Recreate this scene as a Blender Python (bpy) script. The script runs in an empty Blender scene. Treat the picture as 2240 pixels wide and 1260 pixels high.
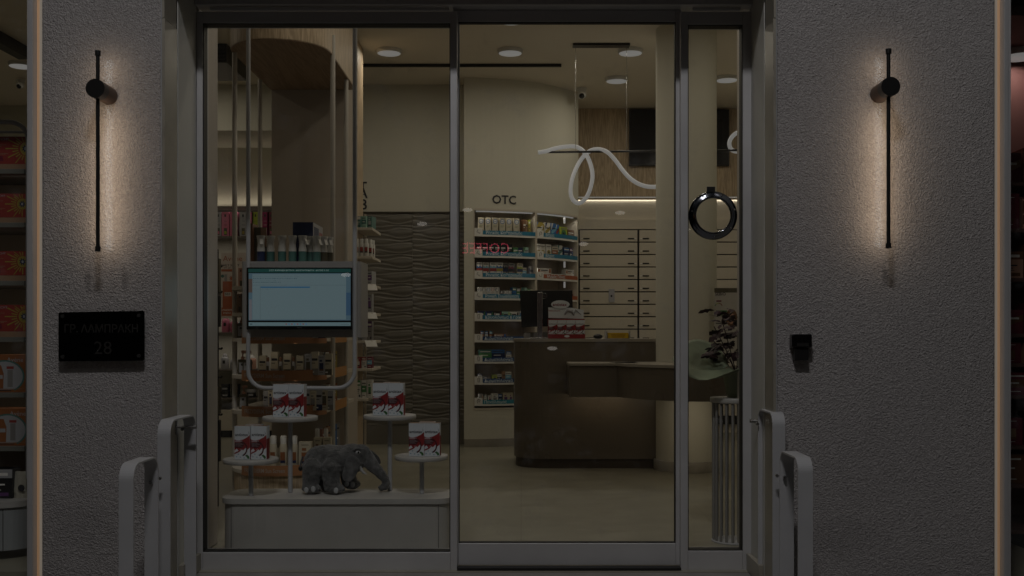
import bpy, bmesh, math, random
from mathutils import Matrix, Vector
random.seed(7)
R = math.radians
sc = bpy.context.scene
col = sc.collection
# ---------------------------------------------------------------- camera
F, CX, HY, EYE = 2300.0, 1140.0, 725.0, 1.2       # focal length and principal point in photo pixels, eye height
cam = bpy.data.objects.new('camera', bpy.data.cameras.new('camera'))
col.objects.link(cam)
cam.location = (0, 0, EYE); cam.rotation_euler = (R(90), 0, 0)
cam.data.sensor_width = 36; cam.data.lens = 36 * F / 2240
cam.data.shift_x = -(CX - 1120) / 2240; cam.data.shift_y = (HY - 630) / 2240
cam.data.clip_start = .05; cam.data.clip_end = 300
sc.camera = cam
# ---------------------------------------------------------------- night sky, faint sky light, exposure
w = bpy.data.worlds.new('World'); sc.world = w; w.use_nodes = True
nt = w.node_tree; bg = nt.nodes['Background']
sky = nt.nodes.new('ShaderNodeTexSky'); sky.sky_type = 'NISHITA'; sky.sun_disc = False
sky.sun_elevation = R(2); sky.sun_rotation = R(200)
nt.links.new(sky.outputs[0], bg.inputs[0]); bg.inputs[1].default_value = .085
sun = bpy.data.objects.new('sun', bpy.data.lights.new('sun', 'SUN')); col.objects.link(sun)
sun.data.energy = .25; sun.data.angle = R(12); sun.data.color = (1, .95, .88)
sun.rotation_euler = (R(48), 0, R(-12))
sc.view_settings.view_transform = 'Standard'; sc.view_settings.look = 'None'
sc.view_settings.exposure = -2.74; sc.view_settings.gamma = 1
STREET_W = 740; LAMP_W = 16.5
# ---------------------------------------------------------------- helpers
def X(px, d): return (px - CX) / F * d
def Z(py, d): return EYE + (HY - py) / F * d
MATS = {}
def mat(name, c=(.5, .5, .5), rough=.5, metal=0., emit=None, es=1., var=0., vs=8., bump=0., bs=60., spec=None, sheen=0., coat=0.):
    if name in MATS: return MATS[name]
    m = bpy.data.materials.new(name); m.use_nodes = True; MATS[name] = m
    n = m.node_tree.nodes; l = m.node_tree.links; b = n['Principled BSDF']
    b.inputs['Base Color'].default_value = (*c, 1); b.inputs['Roughness'].default_value = rough
    b.inputs['Metallic'].default_value = metal
    if spec is not None: b.inputs['Specular IOR Level'].default_value = spec
    if sheen: b.inputs['Sheen Weight'].default_value = sheen
    if coat: b.inputs['Coat Weight'].default_value = coat
    if emit:
        b.inputs['Emission Color'].default_value = (*emit, 1); b.inputs['Emission Strength'].default_value = es
    if var or bump:
        tc = n.new('ShaderNodeTexCoord')
    if var:
        no = n.new('ShaderNodeTexNoise'); no.inputs['Scale'].default_value = vs; no.inputs['Detail'].default_value = 6
        l.new(tc.outputs['Object'], no.inputs['Vector'])
        mx = n.new('ShaderNodeMix'); mx.data_type = 'RGBA'
        mr = n.new('ShaderNodeMapRange'); mr.inputs[1].default_value = .3; mr.inputs[2].default_value = .7
        l.new(no.outputs[0], mr.inputs[0]); l.new(mr.outputs[0], mx.inputs[0])
        mx.inputs[6].default_value = (*[x * (1 - var) for x in c], 1); mx.inputs[7].default_value = (*[min(1, x * (1 + var)) for x in c], 1)
        l.new(mx.outputs[2], b.inputs['Base Color'])
        r2 = n.new('ShaderNodeMapRange'); r2.inputs[3].default_value = max(.02, rough - .1); r2.inputs[4].default_value = min(1, rough + .1)
        l.new(no.outputs[0], r2.inputs[0]); l.new(r2.outputs[0], b.inputs['Roughness'])
    if bump:
        nb = n.new('ShaderNodeTexNoise'); nb.inputs['Scale'].default_value = bs; nb.inputs['Detail'].default_value = 4
        l.new(tc.outputs['Object'], nb.inputs['Vector'])
        bu = n.new('ShaderNodeBump'); bu.inputs['Strength'].default_value = bump; bu.inputs['Distance'].default_value = .01
        l.new(nb.outputs[0], bu.inputs['Height']); l.new(bu.outputs[0], b.inputs['Normal'])
    return m
def col_mat(c, rough=.45):
    k = 'print_%d_%d_%d' % tuple(int(x * 255) for x in c)
    return mat(k, c, rough)
def srgb(h):
    v = [int(h[i:i + 2], 16) / 255 for i in (0, 2, 4)]
    return tuple((x / 12.92 if x < .04045 else ((x + .055) / 1.055) ** 2.4) for x in v)
def wood(name, c1, c2, scale=1., rough=.5, axis='Z'):
    if name in MATS: return MATS[name]
    m = mat(name, c1, rough); n = m.node_tree.nodes; l = m.node_tree.links; b = n['Principled BSDF']
    tc = n.new('ShaderNodeTexCoord'); mp = n.new('ShaderNodeMapping')
    l.new(tc.outputs['Object'], mp.inputs[0])
    s = [9 * scale, 9 * scale, 9 * scale]; s['XYZ'.index(axis)] = .55 * scale
    mp.inputs['Scale'].default_value = s
    n1 = n.new('ShaderNodeTexNoise'); n1.inputs['Scale'].default_value = 1.3; n1.inputs['Detail'].default_value = 3; n1.inputs['Distortion'].default_value = .6
    l.new(mp.outputs[0], n1.inputs['Vector'])
    mu = n.new('ShaderNodeMath'); mu.operation = 'MULTIPLY'; mu.inputs[1].default_value = 55; l.new(n1.outputs[0], mu.inputs[0])
    si = n.new('ShaderNodeMath'); si.operation = 'SINE'; l.new(mu.outputs[0], si.inputs[0])
    n2 = n.new('ShaderNodeTexNoise'); n2.inputs['Scale'].default_value = 14; n2.inputs['Detail'].default_value = 5; l.new(mp.outputs[0], n2.inputs['Vector'])
    ad = n.new('ShaderNodeMath'); ad.operation = 'MULTIPLY_ADD'; l.new(si.outputs[0], ad.inputs[0]); ad.inputs[1].default_value = .22; l.new(n2.outputs[0], ad.inputs[2])
    mx = n.new('ShaderNodeMix'); mx.data_type = 'RGBA'; l.new(ad.outputs[0], mx.inputs[0])
    mx.inputs[6].default_value = (*c2, 1); mx.inputs[7].default_value = (*c1, 1)
    l.new(mx.outputs[2], b.inputs['Base Color'])
    bu = n.new('ShaderNodeBump'); bu.inputs['Strength'].default_value = .15; bu.inputs['Distance'].default_value = .003
    l.new(ad.outputs[0], bu.inputs['Height']); l.new(bu.outputs[0], b.inputs['Normal'])
    return m
def stucco():
    m = mat('stucco', (.36, .345, .33), .92); n = m.node_tree.nodes; l = m.node_tree.links; b = n['Principled BSDF']
    tc = n.new('ShaderNodeTexCoord')
    vo = n.new('ShaderNodeTexVoronoi'); vo.inputs['Scale'].default_value = 140; vo.feature = 'SMOOTH_F1'
    no = n.new('ShaderNodeTexNoise'); no.inputs['Scale'].default_value = 95; no.inputs['Detail'].default_value = 5; no.inputs['Distortion'].default_value = 1.2
    big = n.new('ShaderNodeTexNoise'); big.inputs['Scale'].default_value = 1.6; big.inputs['Detail'].default_value = 5
    for t in (vo, no, big): l.new(tc.outputs['Object'], t.inputs['Vector'])
    ad = n.new('ShaderNodeMath'); ad.operation = 'MULTIPLY_ADD'; l.new(vo.outputs[0], ad.inputs[0]); ad.inputs[1].default_value = .5; l.new(no.outputs[0], ad.inputs[2])
    bu = n.new('ShaderNodeBump'); bu.inputs['Strength'].default_value = 1; bu.inputs['Distance'].default_value = .0098
    l.new(ad.outputs[0], bu.inputs['Height']); l.new(bu.outputs[0], b.inputs['Normal'])
    mx = n.new('ShaderNodeMix'); mx.data_type = 'RGBA'; l.new(big.outputs[0], mx.inputs[0])
    mx.inputs[6].default_value = (.34, .325, .322, 1); mx.inputs[7].default_value = (.46, .44, .438, 1)
    m2 = n.new('ShaderNodeMix'); m2.data_type = 'RGBA'; m2.blend_type = 'MULTIPLY'; m2.inputs[0].default_value = 1
    mr = n.new('ShaderNodeMapRange'); mr.inputs[1].default_value = .35; mr.inputs[2].default_value = .65; mr.inputs[3].default_value = .8; mr.inputs[4].default_value = 1.1
    l.new(no.outputs[0], mr.inputs[0]); l.new(mx.outputs[2], m2.inputs[6]); l.new(mr.outputs[0], m2.inputs[7])
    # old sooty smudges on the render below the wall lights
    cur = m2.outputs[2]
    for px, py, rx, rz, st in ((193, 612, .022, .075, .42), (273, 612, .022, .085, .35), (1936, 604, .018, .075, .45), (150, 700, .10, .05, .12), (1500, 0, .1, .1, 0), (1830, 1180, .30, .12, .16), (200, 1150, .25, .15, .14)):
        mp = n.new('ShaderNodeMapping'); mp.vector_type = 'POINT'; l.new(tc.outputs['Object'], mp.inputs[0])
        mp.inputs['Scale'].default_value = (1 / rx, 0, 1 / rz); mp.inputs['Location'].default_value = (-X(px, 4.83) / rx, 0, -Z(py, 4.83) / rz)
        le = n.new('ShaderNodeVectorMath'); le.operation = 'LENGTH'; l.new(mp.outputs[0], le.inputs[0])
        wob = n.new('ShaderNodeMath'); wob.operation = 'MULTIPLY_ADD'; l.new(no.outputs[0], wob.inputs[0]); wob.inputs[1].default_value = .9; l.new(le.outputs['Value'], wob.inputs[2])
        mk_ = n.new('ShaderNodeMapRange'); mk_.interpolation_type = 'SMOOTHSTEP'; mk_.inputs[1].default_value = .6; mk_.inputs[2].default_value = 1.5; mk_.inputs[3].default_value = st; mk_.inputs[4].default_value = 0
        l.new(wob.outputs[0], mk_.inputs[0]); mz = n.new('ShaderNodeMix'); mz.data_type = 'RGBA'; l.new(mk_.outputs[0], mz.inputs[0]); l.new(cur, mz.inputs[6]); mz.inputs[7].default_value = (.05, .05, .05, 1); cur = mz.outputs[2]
    l.new(cur, b.inputs['Base Color'])
    return m
def glass_mat():
    m = bpy.data.materials.new('window_glass'); m.use_nodes = True; MATS['glass'] = m
    n = m.node_tree.nodes; l = m.node_tree.links; n.clear()
    out = n.new('ShaderNodeOutputMaterial'); mix = n.new('ShaderNodeMixShader'); tr = n.new('ShaderNodeBsdfTransparent'); gl = n.new('ShaderNodeBsdfGlossy')
    ge = n.new('ShaderNodeNewGeometry'); vd = n.new('ShaderNodeVectorMath'); vd.operation = 'DOT_PRODUCT'
    l.new(ge.outputs['Normal'], vd.inputs[0]); l.new(ge.outputs['Incoming'], vd.inputs[1])
    def mth(op, a, b_=None):
        q = n.new('ShaderNodeMath'); q.operation = op
        for i, v in enumerate((a, b_)):
            if v is None: continue
            if isinstance(v, (int, float)): q.inputs[i].default_value = v
            else: l.new(v, q.inputs[i])
        return q.outputs[0]
    fo = mth('ADD', mth('MULTIPLY', mth('POWER', mth('SUBTRACT', 1.0, mth('ABSOLUTE', vd.outputs['Value'])), 5.0), .9), .07)
    tr.inputs[0].default_value = (.965, .975, .965, 1); gl.inputs['Roughness'].default_value = .004
    # faint grime on the pane
    tc = n.new('ShaderNodeTexCoord'); no = n.new('ShaderNodeTexNoise'); no.inputs['Scale'].default_value = 5; no.inputs['Detail'].default_value = 9; no.inputs['Roughness'].default_value = .7
    l.new(tc.outputs['Object'], no.inputs['Vector'])
    mr = n.new('ShaderNodeMapRange'); mr.inputs[1].default_value = .55; mr.inputs[2].default_value = .76; mr.inputs[3].default_value = .004; mr.inputs[4].default_value = .13
    l.new(no.outputs[0], mr.inputs[0])
    df = n.new('ShaderNodeBsdfDiffuse'); df.inputs[0].default_value = (.6, .6, .62, 1)
    m2 = n.new('ShaderNodeMixShader'); l.new(mr.outputs[0], m2.inputs[0]); l.new(mix.outputs[0], m2.inputs[1]); l.new(df.outputs[0], m2.inputs[2])
    l.new(fo, mix.inputs[0]); l.new(tr.outputs[0], mix.inputs[1]); l.new(gl.outputs[0], mix.inputs[2])
    l.new(m2.outputs[0], out.inputs[0])
    return m
GLASS = glass_mat()
TEXT = {}
def text_geo(s, bold):
    k = (s, bold)
    if k not in TEXT:
        c = bpy.data.curves.new('t', 'FONT'); c.body = s; c.size = 1; c.resolution_u = 2; c.align_x = 'CENTER'; c.align_y = 'CENTER'
        c.offset = .018 if bold else 0
        o = bpy.data.objects.new('t', c); me = bpy.data.meshes.new_from_object(o)
        TEXT[k] = ([tuple(v.co) for v in me.vertices], [tuple(p.vertices) for p in me.polygons])
        bpy.data.objects.remove(o); bpy.data.meshes.remove(me); bpy.data.curves.remove(c)
    return TEXT[k]
class MB:
    def __init__(s): s.v = []; s.f = []; s.m = []; s.sm = []; s.mats = []; s.M = Matrix.Identity(4)
    def mi(s, m):
        if m not in s.mats: s.mats.append(m)
        return s.mats.index(m)
    def add(s, vs, fs, m, smooth=False):
        o = len(s.v); s.v += [tuple(s.M @ Vector(p)) for p in vs]; k = s.mi(m)
        for f in fs: s.f.append(tuple(i + o for i in f)); s.m.append(k); s.sm.append(smooth)
        return s
    def box(s, x0, x1, y0, y1, z0, z1, m):
        x0, x1 = sorted((x0, x1)); y0, y1 = sorted((y0, y1)); z0, z1 = sorted((z0, z1))
        return s.add([(x0, y0, z0), (x1, y0, z0), (x1, y1, z0), (x0, y1, z0), (x0, y0, z1), (x1, y0, z1), (x1, y1, z1), (x0, y1, z1)],
              [(0, 3, 2, 1), (4, 5, 6, 7), (0, 1, 5, 4), (1, 2, 6, 5), (2, 3, 7, 6), (3, 0, 4, 7)], m)
    def tube(s, pts, r, m, n=12, caps=True, flat=None):
        pts = [Vector(p) for p in pts]; rs = r if isinstance(r, (list, tuple)) else [r] * len(pts)
        t0 = (pts[1] - pts[0]).normalized(); a = Vector((0, 0, 1)) if abs(t0.z) < .9 else Vector((1, 0, 0))
        u = t0.cross(a).normalized(); vs = []
        for i, p in enumerate(pts):
            t = (pts[min(i + 1, len(pts) - 1)] - pts[max(i - 1, 0)]).normalized()
            u = (u - t * u.dot(t)).normalized(); w_ = t.cross(u)
            for k in range(n):
                an = 2 * math.pi * k / n
                vs.append(p + (u * math.cos(an) + w_ * math.sin(an)) * rs[i])
        fs = [(i * n + k, i * n + (k + 1) % n, (i + 1) * n + (k + 1) % n, (i + 1) * n + k) for i in range(len(pts) - 1) for k in range(n)]
        s.add(vs, fs, m, True)
        if caps:
            o = (len(pts) - 1) * n
            s.add(vs[:n], [tuple(range(n - 1, -1, -1))], m); s.add(vs[o:], [tuple(range(n))], m)
        return s
    def lathe(s, prof, c, m, n=32, smooth=True):
        vs = []; fs = []
        for r_, z in prof:
            for k in range(n): a = 2 * math.pi * k / n; vs.append((c[0] + r_ * math.cos(a), c[1] + r_ * math.sin(a), c[2] + z))
        for i in range(len(prof) - 1):
            for k in range(n): fs.append((i * n + k, i * n + (k + 1) % n, (i + 1) * n + (k + 1) % n, (i + 1) * n + k))
        s.add(vs, fs, m, smooth)
        s.add(vs[:n], [tuple(range(n - 1, -1, -1))], m); s.add(vs[-n:], [tuple(range(n))], m)
        return s
    def prism(s, poly, z0, z1, m, smooth=False):      # vertical extrusion of a plan polygon
        n = len(poly); vs = [(x, y, z0) for x, y in poly] + [(x, y, z1) for x, y in poly]
        s.add(vs, [(i, (i + 1) % n, n + (i + 1) % n, n + i) for i in range(n)], m, smooth)
        s.add(vs[:n], [tuple(range(n - 1, -1, -1))], m); s.add(vs[n:], [tuple(range(n))], m)
        return s
    def plate(s, poly, y0, y1, m):                     # front-facing polygon (x,z) extruded from y0 to y1
        n = len(poly); vs = [(x, y0, z) for x, z in poly] + [(x, y1, z) for x, z in poly]
        return s.add(vs, [(i, (i + 1) % n, n + (i + 1) % n, n + i) for i in range(n)] + [tuple(range(n - 1, -1, -1)), tuple(range(n, 2 * n))], m)
    def face(s, poly, y, m):
        return s.add([(x, y, z) for x, z in poly], [tuple(range(len(poly)))], m)
    def quad(s, x0, x1, z0, z1, y, m): return s.face([(x0, z0), (x1, z0), (x1, z1), (x0, z1)], y, m)
    def disc(s, x, z, r_, y, m, n=20, rz=None): return s.face([(x + r_ * math.cos(2 * math.pi * k / n), z + (rz or r_) * math.sin(2 * math.pi * k / n)) for k in range(n)], y, m)
    def ball(s, c, r_, m, n=20, k=12):
        if not isinstance(r_, (list, tuple)): r_ = (r_,) * 3
        vs = []; fs = []
        for i in range(k + 1):
            t = math.pi * i / k
            for j in range(n): a = 2 * math.pi * j / n; vs.append((c[0] + r_[0] * math.sin(t) * math.cos(a), c[1] + r_[1] * math.sin(t) * math.sin(a), c[2] + r_[2] * math.cos(t)))
        for i in range(k):
            for j in range(n): fs.append((i * n + j, (i + 1) * n + j, (i + 1) * n + (j + 1) % n, i * n + (j + 1) % n))
        return s.add(vs, fs, m, True)
    def text(s, t, x, z, y, size, m, bold=False, sx=1., mirror=False, width=None):
        v, f = text_geo(t, bold)
        if width:
            w_ = max(p[0] for p in v) - min(p[0] for p in v); sx = width / (w_ * size)
        return s.add([(x + p[0] * size * sx, y, z + p[1] * size) for p in v], f, m)
    def build(s, name, parent=None, bevel=0., loc=None, weld=False, **kw):
        me = bpy.data.meshes.new(name)
        vs = s.v
        if loc is not None: vs = [(p[0] - loc[0], p[1] - loc[1], p[2] - loc[2]) for p in vs]
        me.from_pydata(vs, [], s.f)
        for m in s.mats: me.materials.append(m)
        me.polygons.foreach_set('material_index', s.m); me.polygons.foreach_set('use_smooth', s.sm); me.update()
        if weld:
            b = bmesh.new(); b.from_mesh(me); bmesh.ops.remove_doubles(b, verts=b.verts, dist=1e-5); bmesh.ops.recalc_face_normals(b, faces=b.faces); b.to_mesh(me); b.free()
        o = bpy.data.objects.new(name, me); col.objects.link(o)
        if loc is not None: o.location = loc
        if parent: o.parent = parent
        if bevel:
            bv = o.modifiers.new('bevel', 'BEVEL'); bv.width = bevel; bv.segments = 2; bv.limit_method = 'ANGLE'; bv.angle_limit = R(50)
        for k, val in kw.items(): o[k] = val
        return o
def thing(name, label, cat, loc=(0, 0, 0), group=None, kind=None):
    o = bpy.data.objects.new(name, None); col.objects.link(o); o.location = loc; o.empty_display_size = .1
    o['label'] = label; o['category'] = cat
    if group: o['group'] = group
    if kind: o['kind'] = kind
    return o
def part(mb, name, t, bevel=0., **kw):                 # t at non-zero location: geometry given in world space
    o = mb.build(name, None, bevel, loc=tuple(t.location), **kw)
    o.location = (0, 0, 0); o.parent = t
    return o
def sub(mb, name, p, t, bevel=0., **kw):
    o = mb.build(name, None, bevel, loc=tuple(t.location), **kw); o.location = (0, 0, 0); o.parent = p; return o
def tag(o, label, cat, group=None, kind=None):
    o['label'] = label; o['category'] = cat
    if group: o['group'] = group
    if kind: o['kind'] = kind
    return o
def struct(mb, name, **kw): return mb.build(name, None, kind='structure', **kw)
def copy_tree(o, parent=None):
    c = o.copy(); col.objects.link(c)
    if parent: c.parent = parent
    for ch in list(o.children): copy_tree(ch, c)
    return c
def area(name, parent, loc, rot, sx, sy, power, color, spread=180, shape='RECTANGLE'):
    l = bpy.data.lights.new(name, 'AREA'); l.shape = shape; l.size = sx
    if shape in ('RECTANGLE', 'ELLIPSE'): l.size_y = sy
    l.energy = power; l.color = color; l.spread = R(spread)
    o = bpy.data.objects.new(name, l); col.objects.link(o); o.parent = parent
    o.location = loc; o.rotation_euler = rot
    return o
ORD = ['first', 'second', 'third', 'fourth', 'fifth', 'sixth', 'seventh', 'eighth', 'ninth', 'tenth', 'eleventh', 'twelfth', 'thirteenth', 'fourteenth']
# ---------------------------------------------------------------- materials
ST = stucco()
ALU = mat('aluminium', (.56, .56, .57), .42, .35, var=.05, vs=4)
ALU_IN = mat('grey_seal', (.008, .008, .008), .6)
BLACK = mat('black_satin', (.012, .012, .012), .4)
GLOSSB = mat('black_gloss', (.006, .006, .006), .12)
WHITE = mat('white_paint', (.62, .61, .58), .5, var=.04, vs=3)
REVEAL = mat('reveal_paint', (.50, .50, .47), .6, var=.06, vs=3)
CREAM = mat('cream_wall', (.62, .60, .51), .85, var=.03, vs=1.5, bump=.05, bs=40)
CEIL = mat('ceiling_paint', (.80, .73, .62), .9, var=.02, vs=1)
TAUPE = mat('taupe_paint', (.42, .37, .31), .8, var=.03, vs=2)
STONE = mat('beige_marble', (.30, .28, .235), .35, var=.16, vs=7)
STONEF = mat('grey_marble', (.34, .35, .36), .5, var=.1, vs=10)
STEEL = mat('steel', (.5, .5, .5), .25, 1.)
CHROME = mat('chrome', (.22, .23, .26), .12, 1.)
OAK = wood('oak', (.68, .54, .37), (.29, .21, .13), 1.5)
OAKX = wood('oak_flat', (.40, .28, .18), (.20, .13, .08), 1., axis='Y')
GREYW = mat('grey_laminate', (.42, .41, .39), .5, var=.05, vs=5)
RAIL = mat('powder_coat', (.42, .425, .44), .5, var=.05, vs=6)
BROWN = mat('brown_lacquer', (.140, .118, .090), .3, var=.08, vs=2)
SHELFM = mat('shelf_laminate', (.55, .50, .42), .55, var=.03)
LED = mat('led_white', (.3, .3, .3), .5, emit=(1, .98, .95), es=.92)
LEDW = mat('led_warm', (.3, .28, .25), .5, emit=(1, .84, .66), es=.72)
LEDO = mat('led_orange', (.8, .5, .3), .5, emit=(1, .62, .33), es=.5)
WARM = (1, .90, .74)
# ================================================================ THE SETTING
PAVE = mat('pavement_stone', (.22, .21, .20), .7, var=.15, vs=5, bump=.2, bs=30)
def floor_mat():
    m = mat('shop_floor_screed', (.30, .27, .20), .38); n = m.node_tree.nodes; l = m.node_tree.links; b = n['Principled BSDF']
    tc = n.new('ShaderNodeTexCoord'); mp = n.new('ShaderNodeMapping'); mp.inputs['Scale'].default_value = (1, 1.6, 1); l.new(tc.outputs['Object'], mp.inputs[0])
    a = n.new('ShaderNodeTexNoise'); a.inputs['Scale'].default_value = 3.4; a.inputs['Detail'].default_value = 10; a.inputs['Roughness'].default_value = .72; a.inputs['Distortion'].default_value = .3
    l.new(mp.outputs[0], a.inputs['Vector'])
    cr = n.new('ShaderNodeValToRGB'); e = cr.color_ramp.elements
    e[0].position = .33; e[0].color = (.25, .235, .18, 1); e[1].position = .68; e[1].color = (.33, .312, .245, 1)
    l.new(a.outputs[0], cr.inputs[0])
    br = n.new('ShaderNodeTexBrick'); br.offset = 0; br.inputs['Scale'].default_value = 1; br.inputs['Brick Width'].default_value = 1.2; br.inputs['Row Height'].default_value = 1.2
    br.inputs['Mortar Size'].default_value = .0022; br.inputs[1].default_value = (1, 1, 1, 1); br.inputs[2].default_value = (.95, .95, .95, 1); br.inputs[3].default_value = (.72, .70, .68, 1)
    l.new(tc.outputs['Object'], br.inputs['Vector'])
    mx = n.new('ShaderNodeMix'); mx.data_type = 'RGBA'; mx.blend_type = 'MULTIPLY'; mx.inputs[0].default_value = 1
    l.new(cr.outputs[0], mx.inputs[6]); l.new(br.outputs[0], mx.inputs[7]); l.new(mx.outputs[2], b.inputs['Base Color'])
    mr = n.new('ShaderNodeMapRange'); mr.inputs[3].default_value = .28; mr.inputs[4].default_value = .5; l.new(a.outputs[0], mr.inputs[0]); l.new(mr.outputs[0], b.inputs['Roughness'])
    return m
FLOOR = floor_mat()
struct(MB().box(-30, 30, -30, 13.2, -.5, -.34, mat('asphalt', (.05, .05, .052), .85, var=.2, vs=20)), 'road')
struct(MB().box(-14, 14, .8, 4.4, -.334, -.30, PAVE), 'pavement')
m = MB(); m.box(-1.9, 1.6, 4.2, 4.5, -.296, -.15, PAVE).box(-1.9, 1.6, 4.505, 5.45, -.296, -.004, PAVE)
struct(m, 'steps', bevel=.008)
struct(MB().box(-6.2, 2.78, 5.25, 13.1, -.06, 0, FLOOR), 'shop_floor')
struct(MB().box(-6.2, 6.0, 5.45, 13.1, 3.83, 3.95, CEIL), 'ceiling')

def wall(name, boxes, m_, label, bevel=0., cat='wall', **kw):
    b = MB()
    for q in boxes: b.box(*q, m_)
    return tag(b.build(name, None, bevel, **kw), label, cat)
wall('wall', [(-2.205, -1.6495, 4.83, 5.44, -.3, 2.93)], ST, 'grey stucco wall pier left of the entrance with the black name plate', .012)
wall('wall', [(1.171, 2.18, 4.83, 5.44, -.3, 2.93)], ST, 'wide grey stucco wall pier right of the entrance', .012)
wall('wall', [(-7, 7, 4.83, 5.44, 2.932, 6.5)], ST, 'grey stucco wall over the entrance, above the picture edge')
wall('wall', [(-2.203, -1.715, 5.445, 5.95, 0, 3.83)], mat('pier_inside', (.46, .42, .38), .6, var=.04), 'pale inner wall return just inside the left shop window', .01)
wall('wall', [(1.22, 2.2, 5.445, 5.95, 0, 3.83)], mat('pier_inside', (.46, .42, .38)), 'pale inner wall return just inside the narrow right window', .01)
# reveals: marble slab edge, dark joint, painted metal reveal, stone skirting
def reveal(sx, xe, xi, label, xo):
    t = thing('door_reveal', label, 'reveal', (xi, 5.0, 0))
    b = MB(); b.box(xo, xi, 4.815, 4.99, -.3, 2.634, STONE).box(xo, xi + sx * -.004, 4.82, 4.99, 2.638, 2.93, STONE)
    part(b, 'marble_slab', t, .002)
    part(MB().box(xo, xi - sx * .012, 4.8125, 4.8145, -.3, 2.93, STONEF), 'slab_edge', t)
    part(MB().box(xo, xi - sx * .006, 4.991, 5.008, -.3, 2.93, ALU_IN), 'joint', t)
    part(MB().box(xo, xi - sx * .002, 5.009, 5.29, 0, 2.93, REVEAL), 'side_panel', t, .001)
    part(MB().box(xi - sx * .0015, xi + sx * .022, 5.012, 5.289, 0, .085, STONE), 'skirting', t, .002)
reveal(1, 0, -1.632, 'marble and painted metal reveal on the left side of the entrance', -1.649)
reveal(-1, 0, 1.155, 'marble and painted metal reveal on the right side of the entrance', 1.1705)
# illuminated strips at the outer pier edges
for sx, x0, where in ((1, -2.206, 'left'), (-1, 2.181, 'right')):
    t = thing('light_strip', 'glowing vertical light strip at the outer edge of the %s stucco pier' % where, 'light strip', (x0, 4.85, 0))
    part(MB().box(x0, x0 - sx * .022, 4.865, 4.885, -.3, 2.93, LEDW), 'diffuser', t)
    part(MB().box(x0 - sx * .0225, x0 - sx * .034, 4.866, 4.885, -.3, 2.93, LEDO), 'side_lens', t)
    part(MB().box(x0 - sx * .0345, x0 - sx * .052, 4.82, 4.90, -.3, 2.93, ALU), 'channel', t, .001)
# ---------------------------------------------------------------- glazing
def pane(t, x0, x1, z0, z1, y):
    m = MB(); m.add([(x0, y, z0), (x1, y, z0), (x1, y, z1), (x0, y, z1)], [(0, 1, 2, 3)], GLASS); part(m, 'glass_pane', t)
def frame(t, x0, x1, z0, z1, gx0, gx1, gz0, gz1, y0, y1, m_=ALU):
    for q in ((x0, gx0), (gx1, x1)): part(MB().box(*q, y0, y1, z0, z1, m_), 'stile', t, .002)
    for q in ((gz1, z1), (z0, gz0)): part(MB().box(gx0 + .0005, gx1 - .0005, y0 + .001, y1, *q, m_), 'rail', t, .002)
    s = MB(); w_ = .0042; ym = (y0 + y1) / 2
    s.box(gx0, gx0 + w_, y0 + .006, ym + .02, gz0, gz1, ALU_IN).box(gx1 - w_, gx1, y0 + .006, ym + .02, gz0, gz1, ALU_IN)
    s.box(gx0, gx1, y0 + .006, ym + .02, gz1 - w_, gz1, ALU_IN).box(gx0, gx1, y0 + .006, ym + .02, gz0, gz0 + w_, ALU_IN)
    part(s, 'gasket', t); pane(t, gx0, gx1, gz0, gz1, ym)
t = thing('shop_window', 'tall fixed shop window with aluminium frame in front of the elephant display', 'window', (-1.0, 5.34, 0))
frame(t, -1.633, -.322, -.004, 2.81, -1.603, -.3565, .089, 2.752, 5.29, 5.39)
t = thing('sliding_door', 'glass sliding door with wide aluminium bottom rail', 'door', (.24, 5.42, 0))
frame(t, -.345, .812, .014, 2.83, -.318, .785, .125, 2.772, 5.335, 5.375)
t = thing('side_window', 'narrow fixed window right of the sliding door with the chrome ring', 'window', (1.0, 5.34, 0))
frame(t, .803, 1.1625, -.004, 2.81, .8395, 1.1155, .096, 2.745, 5.29, 5.39)
t = thing('door_header', 'dark header beam over the sliding door and windows', 'beam', (0, 5.3, 2.85))
b = MB(); b.box(-1.633, 1.1625, 5.255, 5.40, 2.8335, 2.93, ALU); part(b, 'beam', t, .002)
for q in ((-1.56, -.36), (.86, 1.10)): part(MB().box(*q, 5.27, 5.289, 2.812, 2.826, ALU), 'trim', t, .001)
part(MB().box(-.3215, .8025, 5.27, 5.33, .002, .0135, ALU_IN), 'threshold', t)
# outer shop windows left and right of the piers
t = thing('shop_window', 'shop window at the far left edge with stacked gift boxes behind it', 'window', (-3.2, 4.95, 0))
b = MB(); b.box(-2.257, -2.27, 4.83, 5.0, -.3, 2.93, ALU).box(-4.6, -2.27, 4.9, 5.0, 2.85, 2.93, ALU).box(-4.6, -2.27, 4.9, 5.0, -.3, -.05, ALU); part(b, 'frame', t, .001)
pane(t, -4.6, -2.27, -.05, 2.85, 4.95)
t = thing('shop_window', 'dark shop window at the far right edge with reddish packs behind it', 'window', (3.2, 4.95, 0))
b = MB(); b.box(2.234, 2.25, 4.83, 5.0, -.3, 2.93, ALU).box(2.25, 4.6, 4.9, 5.0, 2.85, 2.93, ALU).box(2.25, 4.6, 4.9, 5.0, -.3, -.05, ALU); part(b, 'frame', t, .001)
pane(t, 2.25, 4.6, -.05, 2.85, 4.95)
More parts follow.
